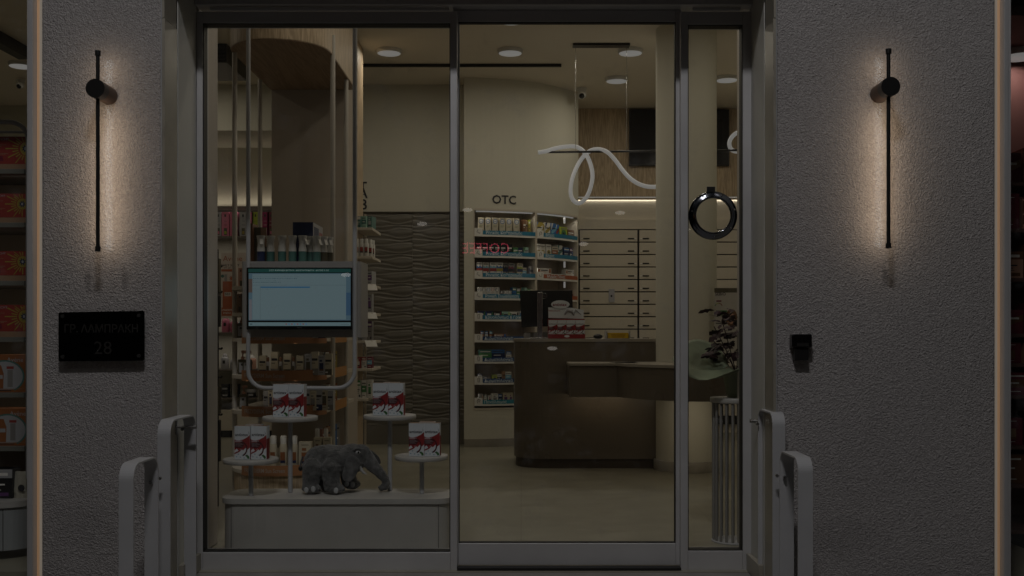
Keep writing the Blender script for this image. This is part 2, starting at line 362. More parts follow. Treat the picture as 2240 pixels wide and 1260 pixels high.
# ---------------------------------------------------------------- interior walls
wall('wall', [(-1.95, -.58, 11.2, 11.35, 0, 3.83)], CREAM, 'cream wall above the wavy grey panels')
wall('wall', [(-6.2, 2.9, 12.9, 13.1, 0, 3.83)], CREAM, 'cream back wall of the shop')
wall('wall', [(-6.3, -6.2, 5.0, 13.1, 0, 3.83)], CREAM, 'cream side wall at the far left of the shop')
wall('wall', [(2.72, 2.78, 6.36, 13.1, 0, 3.83)], CREAM, 'cream partition wall beside the dark right hand window')
wall('wall', [(-4.7, -1.96, 11.2, 12.25, 3.34, 3.829)], CREAM, 'cream bulkhead over the wall shelves with pink boxes')
wall('wall', [(-6.19, -2.0, 12.25, 12.4, 0, 3.829)], CREAM, 'cream niche wall behind the pink boxes')
# curved wall with the OTC shelves
AX, AY, AR = -.592, 12.28, 1.38
def apt(th, r=AR): return (AX + r * math.sin(th), AY - r * math.cos(th))
T0, T1, T2 = R(4.5), R(32.9), R(61.6); TE = R(62.6)
def arc_band(b, t0, t1, r0, r1, z0, z1, m_, n=None, smooth=False):
    n = n or max(1, int((t1 - t0) / R(2.5)))
    for i in range(n):
        a, c = t0 + (t1 - t0) * i / n, t0 + (t1 - t0) * (i + 1) / n
        p = [apt(a, r0), apt(c, r0), apt(c, r1), apt(a, r1)]
        vs = [(x, y, z0) for x, y in p] + [(x, y, z1) for x, y in p]
        fs = [(1, 0, 4, 5), (3, 2, 6, 7), (0, 1, 2, 3), (7, 6, 5, 4)]
        if i == 0: fs.append((0, 3, 7, 4))
        if i == n - 1: fs.append((2, 1, 5, 6))
        b.add(vs, fs, m_, smooth)
sw = thing('shelf_wall', 'curved cream wall with built-in medicine shelves under the letters OTC', 'wall shelves', (AX, 11.0, 0))
b = MB(); ZB, ZT = .405, 2.456
arc_band(b, 0, TE, AR, AR - .01, ZT, 3.83, CREAM); arc_band(b, 0, TE, AR, AR - .01, 0, ZB, CREAM); arc_band(b, 0, T0, AR, AR - .012, ZB, ZT, CREAM); arc_band(b, T2, TE, AR, AR - .01, ZB, ZT, CREAM)
b.add([(AX, 10.9, 0), (AX, 11.2, 0), (AX, 11.2, 3.83), (AX, 10.9, 3.83)], [(0, 1, 2, 3)], CREAM)
e = apt(TE); b.add([(*e, 0), (e[0], 12.9, 0), (e[0], 12.9, 3.83), (*e, 3.83)], [(0, 3, 2, 1)], CREAM)
part(b, 'wall', sw)
b = MB(); arc_band(b, T0, T2, AR - .23, AR - .24, ZB, ZT, TAUPE); part(b, 'back_panel', sw)
b = MB(); z_ = .012
for a0, a1 in ((T0 - R(.5), T0), (T1 - R(.5), T1 + R(.5)), (T2 - R(.4), T2)): arc_band(b, a0, a1, AR + .004, AR - .23, ZB, ZT, SHELFM)
arc_band(b, T0 - R(.5), T2, AR + .004, AR - .23, ZT, ZT + .02, SHELFM); arc_band(b, T0 - R(.5), T2, AR + .004, AR - .23, ZB - .02, ZB, SHELFM)
part(b, 'surround', sw)
part((lambda b: (arc_band(b, 0, R(55), AR + .014, AR, 0, .085, STONE), b)[1])(MB()), 'skirting', sw)
ROWZ = [2.19 - .22 * k for k in range(9)]
BLUE = col_mat((.02, .19, .32)); DBLUE = col_mat((.02, .07, .20)); BRICK = col_mat((.38, .10, .04)); WCARD = col_mat((.75, .74, .70)); DARKREDL = col_mat((.25, .03, .02)); TEALB = col_mat((.01, .22, .30))
TXT = col_mat((.62, .70, .75)); INK = col_mat((.03, .03, .035))
stripsL = [('Ρινικός Καθαρισμός', BLUE), ('Ρινικός Καθαρισμός', BLUE), ('Ρινικός Καθαρισμός', BLUE), ('Ρινική Συμφόρηση', BLUE), ('Κρυολόγημα & Γρίπη', BLUE), ('Δερματολογικά', DBLUE), ('Δερματολογικά', DBLUE), ('Δερματολογικά', DBLUE), ('Πονόλαιμος', TEALB)]
stripsR = [('Βήχας', BLUE), ('Βήχας', BLUE), ('Μυϊκός Πόνος', BRICK), ('Μυϊκός Πόνος', BRICK), ('Μυϊκός Πόνος', DARKREDL), ('', BRICK), ('', BRICK), ('', BLUE), ('', BLUE)]
def arc_text(b, s, th_mid, z, size, m_, bold=True, r=AR + .0065):
    v, f = text_geo(s, bold)
    b.add([(*apt(th_mid + p[0] * size / AR, r), z + p[1] * size) for p in v], f, m_)
def nose_icon(b, th, z, kind):
    r = AR + .0075
    P = {0: [(-.1, .3), (-.28, -.05), (-.05, -.12), (.12, -.28), (.22, -.1)], 1: [(-.2, -.3), (-.22, .15), (0, .32), (.22, .15), (.1, -.1), (-.05, -.05)], 2: [(-.28, .1), (-.15, -.2), (.2, -.15), (.25, .3)], 3: [(-.15, .3), (.15, .3), (.1, -.3), (-.1, -.3), (-.15, .3)]}[kind]
    pts = [(*apt(th + u * .05 / AR * 1.4, r), z + v_ * .07) for u, v_ in P]
    b.tube(pts, .0022, INK, n=5)
for k, z in enumerate(ROWZ):
    for bay, (ta, tb_), ss, ic in ((0, (T0, T1 - R(.5)), stripsL, [0, 0, 0, 0, 3, 3, 3, 3, 1][k]), (1, (T1 + R(.5), T2 - R(.4)), stripsR, [1, 1, 2, 2, 2, 2, 2, 2, 2][k])):
        if bay and k > 5: continue
        b = MB(); arc_band(b, ta, tb_, AR, AR - .225, z, z + .016, SHELFM); arc_band(b, ta, tb_, AR + .004, AR + .0005, z - .004, z + .016, WCARD)
        sh = part(b, 'shelf', sw)
        s, c = ss[k]; iw = R(3.6)
        b = MB(); arc_band(b, ta + (iw if s else 0), tb_, AR + .006, AR + .001, z + .0165, z + .058, c)
        if s: arc_text(b, s, ta + iw + R(.6) + R(1.05) * len(s) * (.56 if bay else .47), z + .036, .042, TXT)
        sub(b, 'label_strip', sh, sw)
        if s:
            b = MB(); arc_band(b, ta, ta + iw - R(.2), AR + .007, AR + .001, z - .002, z + .082, WCARD); nose_icon(b, ta + iw / 2, z + .045, ic); sub(b, 'icon_card', sh, sw)
# LED profiles in the shelf wall
b = MB(); arc_band(b, T0 + R(.6), T1 - R(1.5), AR - .012, AR - .03, ZT - .014, ZT - .002, LED); arc_band(b, T1 + R(1), T2 - R(3), AR - .012, AR - .03, ZT - .014, ZT - .002, LED); part(b, 'light_strip', sw)
b = MB()
for k in range(4):
    b.tube([(*apt(R(52), AR - .03), ROWZ[k] + (-.075 if k else -.0)), (*apt(R(52), AR - .03), ROWZ[k] + (.0 if k else .24) - .008)], .011, LED, n=8) if k else b.tube([(*apt(R(52), AR - .03), ZT - .08), (*apt(R(52), AR - .03), ZT - .015)], .011, LED, n=8)
part(b, 'light_tube', sw)
for a, zt in ((R(18), ZT - .02), (R(47), ZT - .02)):
    p = apt(a, AR - .04); area('shelf_area_light', sw, (p[0] - AX, p[1] - 11.0, zt), (R(-20), 0, a), .6, .03, 2.2, (1, .93, .8))
for a in (R(6), R(31), R(34.5), R(60)):
    p = apt(a, AR - .035); area('shelf_area_light', sw, (p[0] - AX, p[1] - 11.0, 1.4), (R(90), 0, a + R(180) + (R(50) if a < R(20) or R(33) < a < R(40) else R(-50))), .02, 1.9, 1.6, (1, .93, .8))
b = MB(); arc_text(b, 'OTC', math.asin((1103 - CX) / F * 10.97 / AR + (-AX) / AR), Z(438, 10.97), .125, INK, bold=True, r=AR + .006)
b.build('lettering', None); lo = bpy.data.objects['lettering']; tag(lo, 'black letters OTC on the curved cream wall over the shelves', 'lettering')
# wall letters T A B
b = MB()
for s, py in (('Τ', 411), ('Α', 424), ('Β', 449)): b.text(s, X(794, 11.2), Z(py, 11.2), 11.196, .145, INK, True)
tag(b.build('lettering', None), 'column of black letters half hidden behind the oak panel', 'lettering')
# wavy panels
WL = [(0, .012, .2), (.040, .020, -.1), (.108, .015, 2.7), (.146, .008, 3.4), (.190, .020, .4), (.262, .013, 2.7)]
def wave(u, v):
    P = .31; a = 2 * math.pi * u / .5; n = math.floor(v / P); L = []
    for q in (n - 1, n, n + 1):
        for z, am, p in WL: L.append(q * P + z + am * math.sin(a + p) + .003 * math.sin(2 * a + q + z * 40))
    for i in range(len(L) - 1):
        if L[i] <= v < L[i + 1]:
            g = L[i + 1] - L[i]; f = (v - L[i]) / g
            return .013 * abs(2 * f ** .7 - 1) ** 1.8 + .015 * min(1, max(0, (g - .04) / .04)) * math.sin(math.pi * f) ** 2
    return 0
WAV = mat('taupe_relief', (.175, .163, .138), .38, var=.05, vs=6)
PX0, PX1, PZ0, PZ1 = -1.654, -.615, .21, Z(467, 11.2)
pan = thing('relief_panel', 'taupe wall panels with carved horizontal waves', 'wall panel', (-1.15, 11.18, .21))
for a, c in ((-1.95, -1.6555), (-1.6525, -1.155), (-1.152, -.655), (-.652, -.6)):
    nx = int((c - a) / .0125) + 1; nz = 340; b = MB(); vs = []
    for j in range(nz + 1):
        z = PZ0 + (PZ1 - PZ0) * j / nz
        for i in range(nx + 1):
            x = a + (c - a) * i / nx; vs.append((x, 11.185 - wave(x + 1.154 + (.13 if a > -1.2 else 0), z), z))
    b.add(vs, [(j * (nx + 1) + i, j * (nx + 1) + i + 1, (j + 1) * (nx + 1) + i + 1, (j + 1) * (nx + 1) + i) for j in range(nz) for i in range(nx)], WAV, True)
    b.box(a, c, 11.186, 11.199, PZ0, PZ1, WAV); part(b, 'panel', pan)
part(MB().box(-1.95, -.6, 11.165, 11.198, PZ1 + .001, PZ1 + .016, mat('bronze_trim', (.08, .07, .05), .4, .5)), 'trim', pan)
part(MB().box(-1.95, -.6, 11.18, 11.199, 0, .208, WAV), 'base_panel', pan, .002)
# oak panelled wall, light cove and drawer wall at the back
wall('wall_panel', [(.66, 2.71, 12.40, 12.6, 2.79, 3.829)], OAK, 'oak veneer wall panel behind the black television', .002, 'wall panel')
t = thing('light_strip', 'thin glowing line under the oak wall panel', 'light strip', (1.6, 12.41, 2.78))
part(MB().box(.675, 2.70, 12.402, 12.42, 2.779, 2.788, LED), 'diffuser', t); area('cove_light', t, (0, .06, -.02), (R(22), 0, 0), 2.0, .03, 6, WARM)
dc = thing('drawer_cabinet', 'cream wall of pharmacy drawers below the oak panel', 'drawers', (1.6, 12.45, 0))
DR = mat('drawer_laminate', (.60, .55, .46), .55, var=.02); XA = [.682, X(1396.5, 12.4), X(1396.5, 12.4) + .69, 2.70]
b = MB(); b.box(.66, 2.71, 12.47, 12.9, 0, 2.79, DR).box(.68, 2.705, 12.425, 12.469, Z(501, 12.42), Z(480, 12.42), DR); part(b, 'carcass', dc)
b = MB(); b.box(.66, 2.71, 12.44, 12.469, .1, Z(502, 12.42), ALU_IN); part(b, 'shadow_gap', dc)
for c in range(3):
    for r_ in range(15):
        z1 = Z(503.5, 12.4) - .1467 * r_; z0 = z1 - .1467 + .013
        d = part(MB().box(XA[c] + .012, XA[c + 1] - .012, 12.40, 12.438, z0, z1, DR), 'drawer', dc, .0015)
        for hx in (XA[c] + .05, XA[c + 1] - .05 - .075): sub(MB().box(hx, hx + .075, 12.392, 12.3995, z0 + .028, z0 + .041, ALU_IN), 'handle', d, dc)
        for hx in (XA[c] + .02, XA[c + 1] - .05): sub(MB().box(hx, hx + .028, 12.396, 12.3995, z0 + .028, z0 + .04, WCARD), 'name_tag', d, dc)
# round column at the counter, taupe column on the left
t = thing('column', 'round cream column standing behind the curved counter', 'column', (1.436, 9.15, 0))
b = MB(); b.lathe([(.262, 0), (.262, 3.829)], (1.436, 9.15, 0), CREAM, 64); part(b, 'shaft', t); part(MB().lathe([(.281, 0), (.281, .088), (.276, .092)], (1.436, 9.15, 0), STONE, 48), 'skirting', t)
tag(MB().box(-1.90, -1.33, 8.0, 8.55, 0, 3.829, TAUPE).build('column', None, .004), 'square taupe column between the round shelf posts', 'column')
# ---------------------------------------------------------------- ceiling things
def clight(x, y, label):
    t = thing('ceiling_light', label, 'ceiling light', (x, y, 3.829), 'round ceiling lights in the shop')
    part(MB().lathe([(.118, 0), (.118, -.02), (.108, -.034)][::-1], (x, y, 3.829), WHITE, 32), 'frame', t)
    part(MB().lathe([(.001, -.0385), (.103, -.0385), (.107, -.035)], (x, y, 3.829), LED, 32), 'diffuser', t)
    area('lamp_light', t, (0, 0, -.045), (0, 0, 0), .2, .2, LAMP_W, WARM, shape='DISK')
for px, py, lab in ((851, 118, 'round glowing ceiling light seen through the left window'), (1118, 48, 'round ceiling light cut by the top rail of the sliding door'), (1116, 118, 'round ceiling light beyond the black ceiling slot, left in the door'),
                    (1379, 118, 'round ceiling light below the black pendant canopy'), (1349, 179, 'round ceiling light between the pendant wires near the oak wall'), (1590, 177, 'round ceiling light in the narrow right window')):
    d = F * 2.59 / (HY - py); clight(X(px, d), d, lab)
for x, y, lab in ((-1.0, 6.1, 'over the window display, out of the picture'), (.5, 6.1, 'just inside the sliding door, out of the picture'), (.9, 7.6, 'between door and counter, out of the picture'), (-3.4, 10.4, 'left of the taupe column near the pink boxes'),
               (-3.3, 7.4, 'behind the left stucco pier'), (-5.0, 7.2, 'near the far left wall'), (-4.9, 10.3, 'in the far left window near the back'), (2.2, 8.0, 'behind the right stucco pier'), (-.35, 7.3, 'in the middle of the shop, above the door rail')):
    clight(x, y, 'round ceiling light ' + lab)  # extra ceiling lights added to light the interior, mostly out of view
tag(MB().box(-1.9, X(1228, 10.34), 10.325, 10.35, 3.80, 3.8285, BLACK).build('ceiling_slot', None), 'long thin black slot running across the ceiling', 'vent')
b = MB(); b.box(X(430, 9.85), X(512, 9.85), 9.6, 9.62, Z(137, 9.6), 3.828, BLACK); b.box(X(430, 9.85), X(512, 9.85), 9.62, 10.3, Z(137, 9.6), 3.828, BLACK)
for k in range(4): b.box(X(430, 9.85) + .02, X(512, 9.85) - .02, 9.592, 9.5995, 3.68 + k * .035, 3.695 + k * .035, mat('slat_grey', (.02, .02, .02), .4))
tag(b.build('air_vent', None), 'black air vent box under the ceiling left of the oak canopy', 'vent')
# outside: street light over the pavement, house across the street with the red neon sign mirrored in the glass
t = thing('street_lamp', 'street lamp hanging over the pavement outside the picture', 'street lamp', (-.25, .6, 6.9))
b = MB(); b.box(-.85, .35, .35, .85, 6.95, 7.05, ALU); part(b, 'housing', t, .01)
part(MB().tube([(-.25, .6, 7.05), (-.25, .6, 7.4), (-.25, -4, 7.8), (-.25, -7.9, 7.8)], .04, ALU), 'arm', t)
part(MB().box(-.8, .3, .4, .8, 6.938, 6.949, mat('lamp_glass', (.8, .8, .8), .4, emit=(1, .96, .9), es=4)), 'lens', t)
area('lamp_light', t, (0, 0, -.02), (R(33), 0, 0), 1.0, .35, STREET_W, (1, .97, .965))
t = thing('building', 'dark house across the street, only mirrored in the glass', 'building', (0, -8.2, -.3))
b = MB(); b.box(-12, 12, -9, -8.2, -.34, 9, mat('facade_render', (.12, .11, .10), .8, var=.1)); part(b, 'wall', t)
for x, z in ((-1.75, 3.1), (-.95, 3.35), (1.1, 2.75), (1.75, 3.3), (2.9, 3.0), (.55, .9), (-3.1, 2.2)): part(MB().ball((x, -7.9, z), (.09, .05, .035), mat('glint_spot', (.5, .45, .4), .5, emit=(1, .93, .85), es=9), 14, 8), 'glint_spot', t)  # glowing spots added only to give small glints in the shop glass
for x in (-7, -3.6, 2.5, 6): part(MB().box(x, x + 1.1, -8.195, -8.15, 3.6, 5.0, GLOSSB).box(x - .05, x + 1.15, -8.198, -8.13, 3.5, 3.595, STONE), 'window', t)
b = MB(); b.box(-1.9, 1.6, -8.19, -8.1, -.3, 2.0, GLOSSB); part(b, 'shop_front', t)
s = thing('neon_sign', 'red neon sign reading COFFEE on the house across the street', 'sign', (X(1052, 18.8), -8.05, 2.69))
NEON = mat('neon_red', (.5, .02, .05), .4, emit=(1, .10, .17), es=14); NEO2 = mat('neon_pink', (.5, .05, .03), .4, emit=(1, .16, .10), es=8)
v, f = text_geo('COFFEE 1', False); b = MB(); sx_ = 1.0; cx_ = X(1052, 18.8)
xs = [p[0] for p in v]; ws = .98 / (max(xs) - min(xs))
b.add([(cx_ - p[0] * ws, -8.0, 2.67 + p[1] * .27) for p in v], [tuple(reversed(q)) for q in f], NEON); part(b, 'letters', s)
part(MB().box(cx_ - .55, cx_ + .55, -8.09, -8.02, 2.5, 2.86, GLOSSB), 'backing', s)
# ================================================================ FITTINGS
# ---------------- wall lights
def sconce(x, ztop, zbot, zd, label):
    t = thing('wall_light', label, 'wall light', (x, 4.83, zd), 'slim black wall lights on the stucco piers')
    yb = 4.705
    bar = part(MB().tube([(x, yb, zbot), (x, yb, ztop)], .0085, BLACK, 14), 'bar', t)
    b = MB(); b.tube([(x, yb, ztop - .022), (x, yb, ztop)], .0125, BLACK, 14); sub(b, 'end_cap', bar, t)
    b = MB(); b.tube([(x, yb, zbot), (x, yb, zbot + .022)], .0125, BLACK, 14); sub(b, 'end_cap', bar, t)
    part(MB().box(x - .005, x + .005, yb + .0086, yb + .0105, zbot + .03, ztop - .03, LEDW), 'diffuser', t)
    part(MB().tube([(x, yb - .03, zd), (x, yb + .022, zd)], .0425, BLACK, 36), 'front_disc', t, .003)
    part(MB().tube([(x, yb + .023, zd), (x, 4.832, zd)], .041, mat('bronze', (.10, .065, .05), .45, .6), 36), 'mount', t)
    for z0, z1 in ((zbot + .02, zd - .06), (zd + .06, ztop - .02)):
        L = z1 - z0
        area('lamp_light', t, (0, yb + .012 - 4.83, (z0 + z1) / 2 - zd), (R(90), 0, 0), .012, L, 4.3 * L, (1, .74, .50), 175)
        area('lamp_light', t, (0, yb + .012 - 4.83, (z0 + z1) / 2 - zd), (R(90), 0, 0), .012, L, .30 * L, (.75, .92, 1), 28)
sconce(X(214, 4.705), Z(111, 4.705), Z(550, 4.705), Z(198, 4.72), 'slim black vertical wall light glowing on the left stucco pier')
sconce(X(1943.5, 4.705), Z(107, 4.705), Z(543, 4.705), Z(194, 4.72), 'slim black vertical wall light glowing on the right stucco pier')
# ---------------- name plate, black wall box
t = thing('name_plate', 'black gloss street name plate on the left stucco pier under the wall light', 'sign', (-1.91, 4.80, 1.17))
b = MB(); x0, x1, z0, z1 = -2.108, -1.717, 1.063, 1.289
b.plate([(x0 + .006, z0), (x1 - .006, z0 + .004), (x1, z0 + .01), (x1, z1 - .002), (x1 - .005, z1 + .005), (x0 + .006, z1 - .002), (x0, z1 - .008), (x0, z0 + .006)], 4.790, 4.797, mat('plate_gloss', (.002, .002, .002), .08, spec=.25)); pl = part(b, 'plate', t, .001)
for x, z in ((x0 + .02, z1 - .02), (x1 - .024, z1 - .016), (x0 + .02, z0 + .022), (x1 - .024, z0 + .026)):
    part(MB().tube([(x, 4.829, z), (x, 4.784, z)], .0085, mat('screw_grey', (.05, .05, .05), .4, .5), 16), 'spacer', t)
PLI = mat('plate_letters', (.022, .021, .020), .4)
b = MB(); b.text('ΓΡ. ΛΑΜΠΡΑΚΗ', -1.913, 1.211, 4.7893, .05, PLI, True, width=.335); b.text('28', -1.905, 1.122, 4.7893, .085, PLI, False); part(b, 'lettering', t)
t = thing('wall_box', 'small black device box on the right stucco pier', 'device', (1.27, 4.81, 1.15))
b = MB(); b.box(X(1731, 4.79), X(1775, 4.79), 4.775, 4.829, Z(760, 4.79), Z(731, 4.79), GLOSSB); part(b, 'hood', t, .006)
b = MB(); b.box(X(1738, 4.79), X(1769, 4.79), 4.785, 4.829, Z(788, 4.79), Z(761, 4.79), BLACK); part(b, 'body', t, .004)
part(MB().box(X(1741, 4.79), X(1767, 4.79), 4.772, 4.7745, Z(757, 4.79), Z(750, 4.79), STEEL), 'slot', t)
# ---------------- handrails: flat bar hoops beside the steps
def hoop(x, y0, y1, ztop, r, xw, label, pins, jamb=None):
    t = thing('handrail', label, 'handrail', (x, (y0 + y1) / 2, -.3), 'pale metal handrail hoops at the entrance')
    path = [(y0, -.3), (y0, ztop - r)] + [(y0 + r - r * math.cos(a), ztop - r + r * math.sin(a)) for a in [R(k) for k in range(9, 90, 9)]] + [(y0 + r, ztop), (y1 - r, ztop)] + [(y1 - r + r * math.sin(a), ztop - r + r * math.cos(a)) for a in [R(k) for k in range(9, 90, 9)]] + [(y1, ztop - r), (y1, -.3)]
    n = len(path); th = .009; ins = []
    for i, (y, z) in enumerate(path):
        ty = path[min(i + 1, n - 1)][0] - path[max(i - 1, 0)][0]; tz = path[min(i + 1, n - 1)][1] - path[max(i - 1, 0)][1]; L = math.hypot(ty, tz)
        ins.append((y + tz / L * th, z - ty / L * th))
    b = MB(); xa, xb = x - xw / 2, x + xw / 2
    vs = [(xa, *p) for p in path] + [(xb, *p) for p in path] + [(xa, *p) for p in ins] + [(xb, *p) for p in ins]; fs = []
    for i in range(n - 1): fs += [(i, i + 1, n + i + 1, n + i), (2 * n + i, 3 * n + i, 3 * n + i + 1, 2 * n + i + 1), (i, 2 * n + i, 2 * n + i + 1, i + 1), (n + i, n + i + 1, 3 * n + i + 1, 3 * n + i)]
    fs += [(0, n, 3 * n, 2 * n), (n - 1, 3 * n - 1, 4 * n - 1, 2 * n - 1)]
    b.add(vs, fs, RAIL, False); part(b, 'flat_bar', t, .0015)
    for px_, py_, d_, dx in pins:
        xx, zz = X(px_, d_), Z(py_, d_)
        b = MB(); b.tube([(xx, d_, zz), (xx, d_ - .012, zz)], .0075, STEEL, 12).tube([(xx, d_ - .012, zz), (xx, d_ - .018, zz)], .0045, STEEL, 10); part(b, 'bolt', t)
    if jamb:
        xj, yj, zj, s = jamb
        b = MB(); b.tube([(xj, yj, zj), (x + s * .03, yj, zj)], .006, STEEL, 10); b.tube([(x + s * .028, yj, zj), (x + s * .055, yj, zj)], .009, STEEL, 12); pn = part(b, 'fixing_rod', t)
        b = MB(); b.box(xj, xj + s * .004, yj - .012, yj + .012, zj - .035, zj + .035, STEEL); sub(b, 'wall_plate', pn, t, .001)
hoop(-1.588, 4.67, 5.05, .805, .07, .058, 'tall far handrail hoop left of the entrance', [(400, 939, 5.035, 0)], (-1.631, 4.965, Z(934, 4.965), 1))
hoop(-1.594, 4.24, 4.54, .665, .07, .060, 'low near handrail hoop left of the entrance', [(331, 1055, 4.525, 0), (351, 1046, 4.62, 0)])
hoop(1.165, 4.75, 5.05, .832, .06, .058, 'tall far handrail hoop right of the entrance', [(1656, 927, 5.035, 0)], (1.155, 5.1, Z(921, 5.1), -1))
hoop(1.166, 4.31, 4.62, .68, .06, .062, 'low near handrail hoop right of the entrance', [(1716, 1044, 4.605, 0), (1699, 1040, 4.70, 0)])
# ---------------- chrome porthole ring on the narrow window
t = thing('porthole_ring', 'round chrome ring on the narrow window pane right of the door', 'ring', (X(1562, 5.3), 5.3, Z(470, 5.3)))
cx_, cz_ = t.location.x, t.location.z
b = MB(); prof = [(.088, 0), (.086, .018), (.092, .027), (.099, .020), (.104, .018), (.117, .015), (.1225, .008), (.1235, 0)]
vs = []; n = 64
for r_, h in prof:
    for k in range(n): a = 2 * math.pi * k / n; vs.append((cx_ + r_ * math.cos(a), 5.335 - h, cz_ + r_ * math.sin(a)))
b.add(vs, [(i * n + k, i * n + (k + 1) % n, (i + 1) * n + (k + 1) % n, (i + 1) * n + k) for i in range(len(prof) - 1) for k in range(n)], CHROME, True); part(b, 'rim', t)
for k in range(7):
    a = R(100 + 360 / 7 * (k + .35)); xx, zz = cx_ + .1105 * math.cos(a), cz_ + .1105 * math.sin(a)
    part(MB().tube([(xx, 5.325, zz), (xx, 5.314, zz)], .0055, STEEL, 12), 'bolt', t)
part(MB().box(X(1548, 5.3), X(1566, 5.3), 5.318, 5.336, Z(419, 5.3), Z(407, 5.3), BLACK), 'bracket', t, .002)
# ---------------- window plinth and round stands
t = thing('display_plinth', 'low pale display plinth with rounded corners behind the shop window', 'plinth', (-.98, 5.72, 0))
def rrect(x0, x1, y0, y1, r, n=8):
    p = []
    for cx, cy, a0 in ((x1 - r, y0 + r, -90), (x1 - r, y1 - r, 0), (x0 + r, y1 - r, 90), (x0 + r, y0 + r, 180)):
        for k in range(n + 1): a = R(a0 + 90 * k / n); p.append((cx + r * math.cos(a), cy + r * math.sin(a)))
    return p
part(MB().prism(rrect(-1.60, -.372, 5.55, 5.92, .09), .288, .315, GREYW), 'top', t, .003)
part(MB().prism(rrect(-1.588, -.382, 5.562, 5.91, .085), 0, .285, GREYW), 'body', t)
b = MB()
for x in (-1.535, -.438): b.box(x, x + .002, 5.5605, 5.563, 0, .284, ALU_IN)
part(b, 'joint', t)
BOXED = []
def stand(px, d, ztop, D, spx, where):
    x = X(px, d); t = thing('round_stand', 'round pale display stand, ' + where, 'stand', (x, d, .316), 'round display stands on the plinth')
    b = MB(); b.lathe([(D / 2 - .002, -.022), (D / 2, -.020), (D / 2, -.002), (D / 2 - .002, 0)], (x, d, ztop), GREYW, 48); part(b, 'top', t)
    part(MB().tube([(X(spx, d), d, .317), (X(spx, d), d, ztop - .022)], .0128, RAIL, 16), 'stem', t)
    return x, ztop
S1 = stand(549, 5.66, .517, .293, 549, 'low at the left end')
S2 = stand(635, 5.775, .734, .300, 635, 'tall and second from the left')
S3 = stand(853, 5.84, .737, .290, 853, 'tall and right of the elephant')
S4 = stand(922, 5.74, .525, .290, 923, 'low at the right end')
# ---------------- carton with capsule print
PW = col_mat((.62, .66, .70)); PR = col_mat((.25, .02, .022)); PD = col_mat((.075, .008, .012)); PG = col_mat((.03, .12, .03)); PB = col_mat((.22, .36, .45)); PGREY = col_mat((.28, .28, .30)); PBR = col_mat((.22, .12, .07)); PK = col_mat((.02, .012, .02))
def carton_mesh(w_, h, dp):
    b = MB(); b.box(-w_ / 2, w_ / 2, 0, dp, 0, h, PW)
    b.quad(-w_ / 2, w_ / 2, .002, h - .004, -.0003, PW)
    def P(u, v): return (-w_ / 2 + u * w_, v * h)
    # red field with a curved top edge and a ragged foot
    top = [(0, .60), (.12, .575), (.3, .57), (.55, .60), (.8, .66), (1, .74)]; bot = [(1, .36), (.86, .30), (.72, .35), (.55, .27), (.42, .33), (.28, .25), (.14, .33), (0, .27)]
    b.face([P(*q) for q in (top + bot)][::-1], -.0005, PR)
    b.face([P(*q) for q in [(0, .50), (.0, .36), (.3, .34), (.62, .36), (.62, .50)]], -.0007, PD)
    sw_ = lambda r0, r1, a0, a1, cx, cz, m_, y: b.face([P(cx + r0 * math.cos(R(a)), cz + r0 * .55 * math.sin(R(a))) for a in range(a0, a1, 8)] + [P(cx + r1 * math.cos(R(a)), cz + r1 * .55 * math.sin(R(a))) for a in range(a1, a0, -8)], y, m_)
    sw_(.42, .33, -75, 100, .42, .32, PD, -.0009)
    b.face([P(*q) for q in [(0, .20), (.35, .28), (.7, .47), (.78, .52), (.6, .36), (.3, .22), (0, .16)]], -.0008, PR)
    for ax_, az_ in ((.12, .08), (.25, .16), (.38, .07), (.52, .13), (.62, .05), (.08, .19)): b.disc(P(ax_, 0)[0], h * az_, w_ * .055, -.0006, PB, 7, h * .018)
    b.face([P(*q) for q in [(.68, .12), (.8, .15), (.95, .1), (.97, .04), (.86, .02), (.8, .07)]][::-1], -.0009, PG)
    b.quad(*[P(.03, 0)[0], P(.5, 0)[0]], h * .54, h * .56, -.0009, PW)
    b.text('antistax', -.004 * w_ / .086, h * .74, -.0006, w_ * .27, INK, True, width=w_ * .84)
    b.add([(-w_ / 2 + u * w_, -.0006, v * h) for u, v in [(.82, .70), (.95, .78), (.88, .86), (.93, .76)]], [(0, 1, 2, 3)], INK)
    for k in range(5): b.quad(-w_ * .45, -w_ * .45 + w_ * (.35 + .09 * (k % 3)), h * (.50 - .027 * k), h * (.508 - .027 * k), -.0011, PGREY)
    b.box(w_ / 2 + .0002, w_ / 2 + .0006, .001, dp - .001, .002, h * .62, PR)
    b.box(-w_ / 2 + .002, w_ / 2 - .002, .002, dp - .002, h + .0002, h + .0006, PBR)
    return b
cm = None
def carton(x, y, z, rz, label, w_=.084, h=.178, dp=.05):
    global cm
    if cm is None:
        cm = carton_mesh(w_, h, dp).build('carton'); o = cm
    else:
        o = cm.copy(); col.objects.link(o)
    o.location = (x, y, z); o.rotation_euler = (0, 0, rz)
    return tag(o, label, 'box', 'red and white supplement cartons on the stands')
for (sx, sz), d, (pa, pb), where in ((S1, 5.60, (530, 566), 'low left stand'), (S2, 5.715, (614, 648), 'tall left stand'), (S3, 5.78, (832, 866), 'tall right stand'), (S4, 5.68, (911, 945), 'low right stand')):
    for p_, side in ((pa, 'left'), (pb, 'right')):
        carton(X(p_, d), d, sz + .0008, R(random.uniform(-5, 3) + (-2)), '%s one of the two front red and white supplement cartons on the %s' % (side, where))
    carton(X((pa + pb) / 2 + 5, d + .08), d + .085, sz + .0008, R(-6), 'supplement carton hidden behind the front pair on the %s' % where)
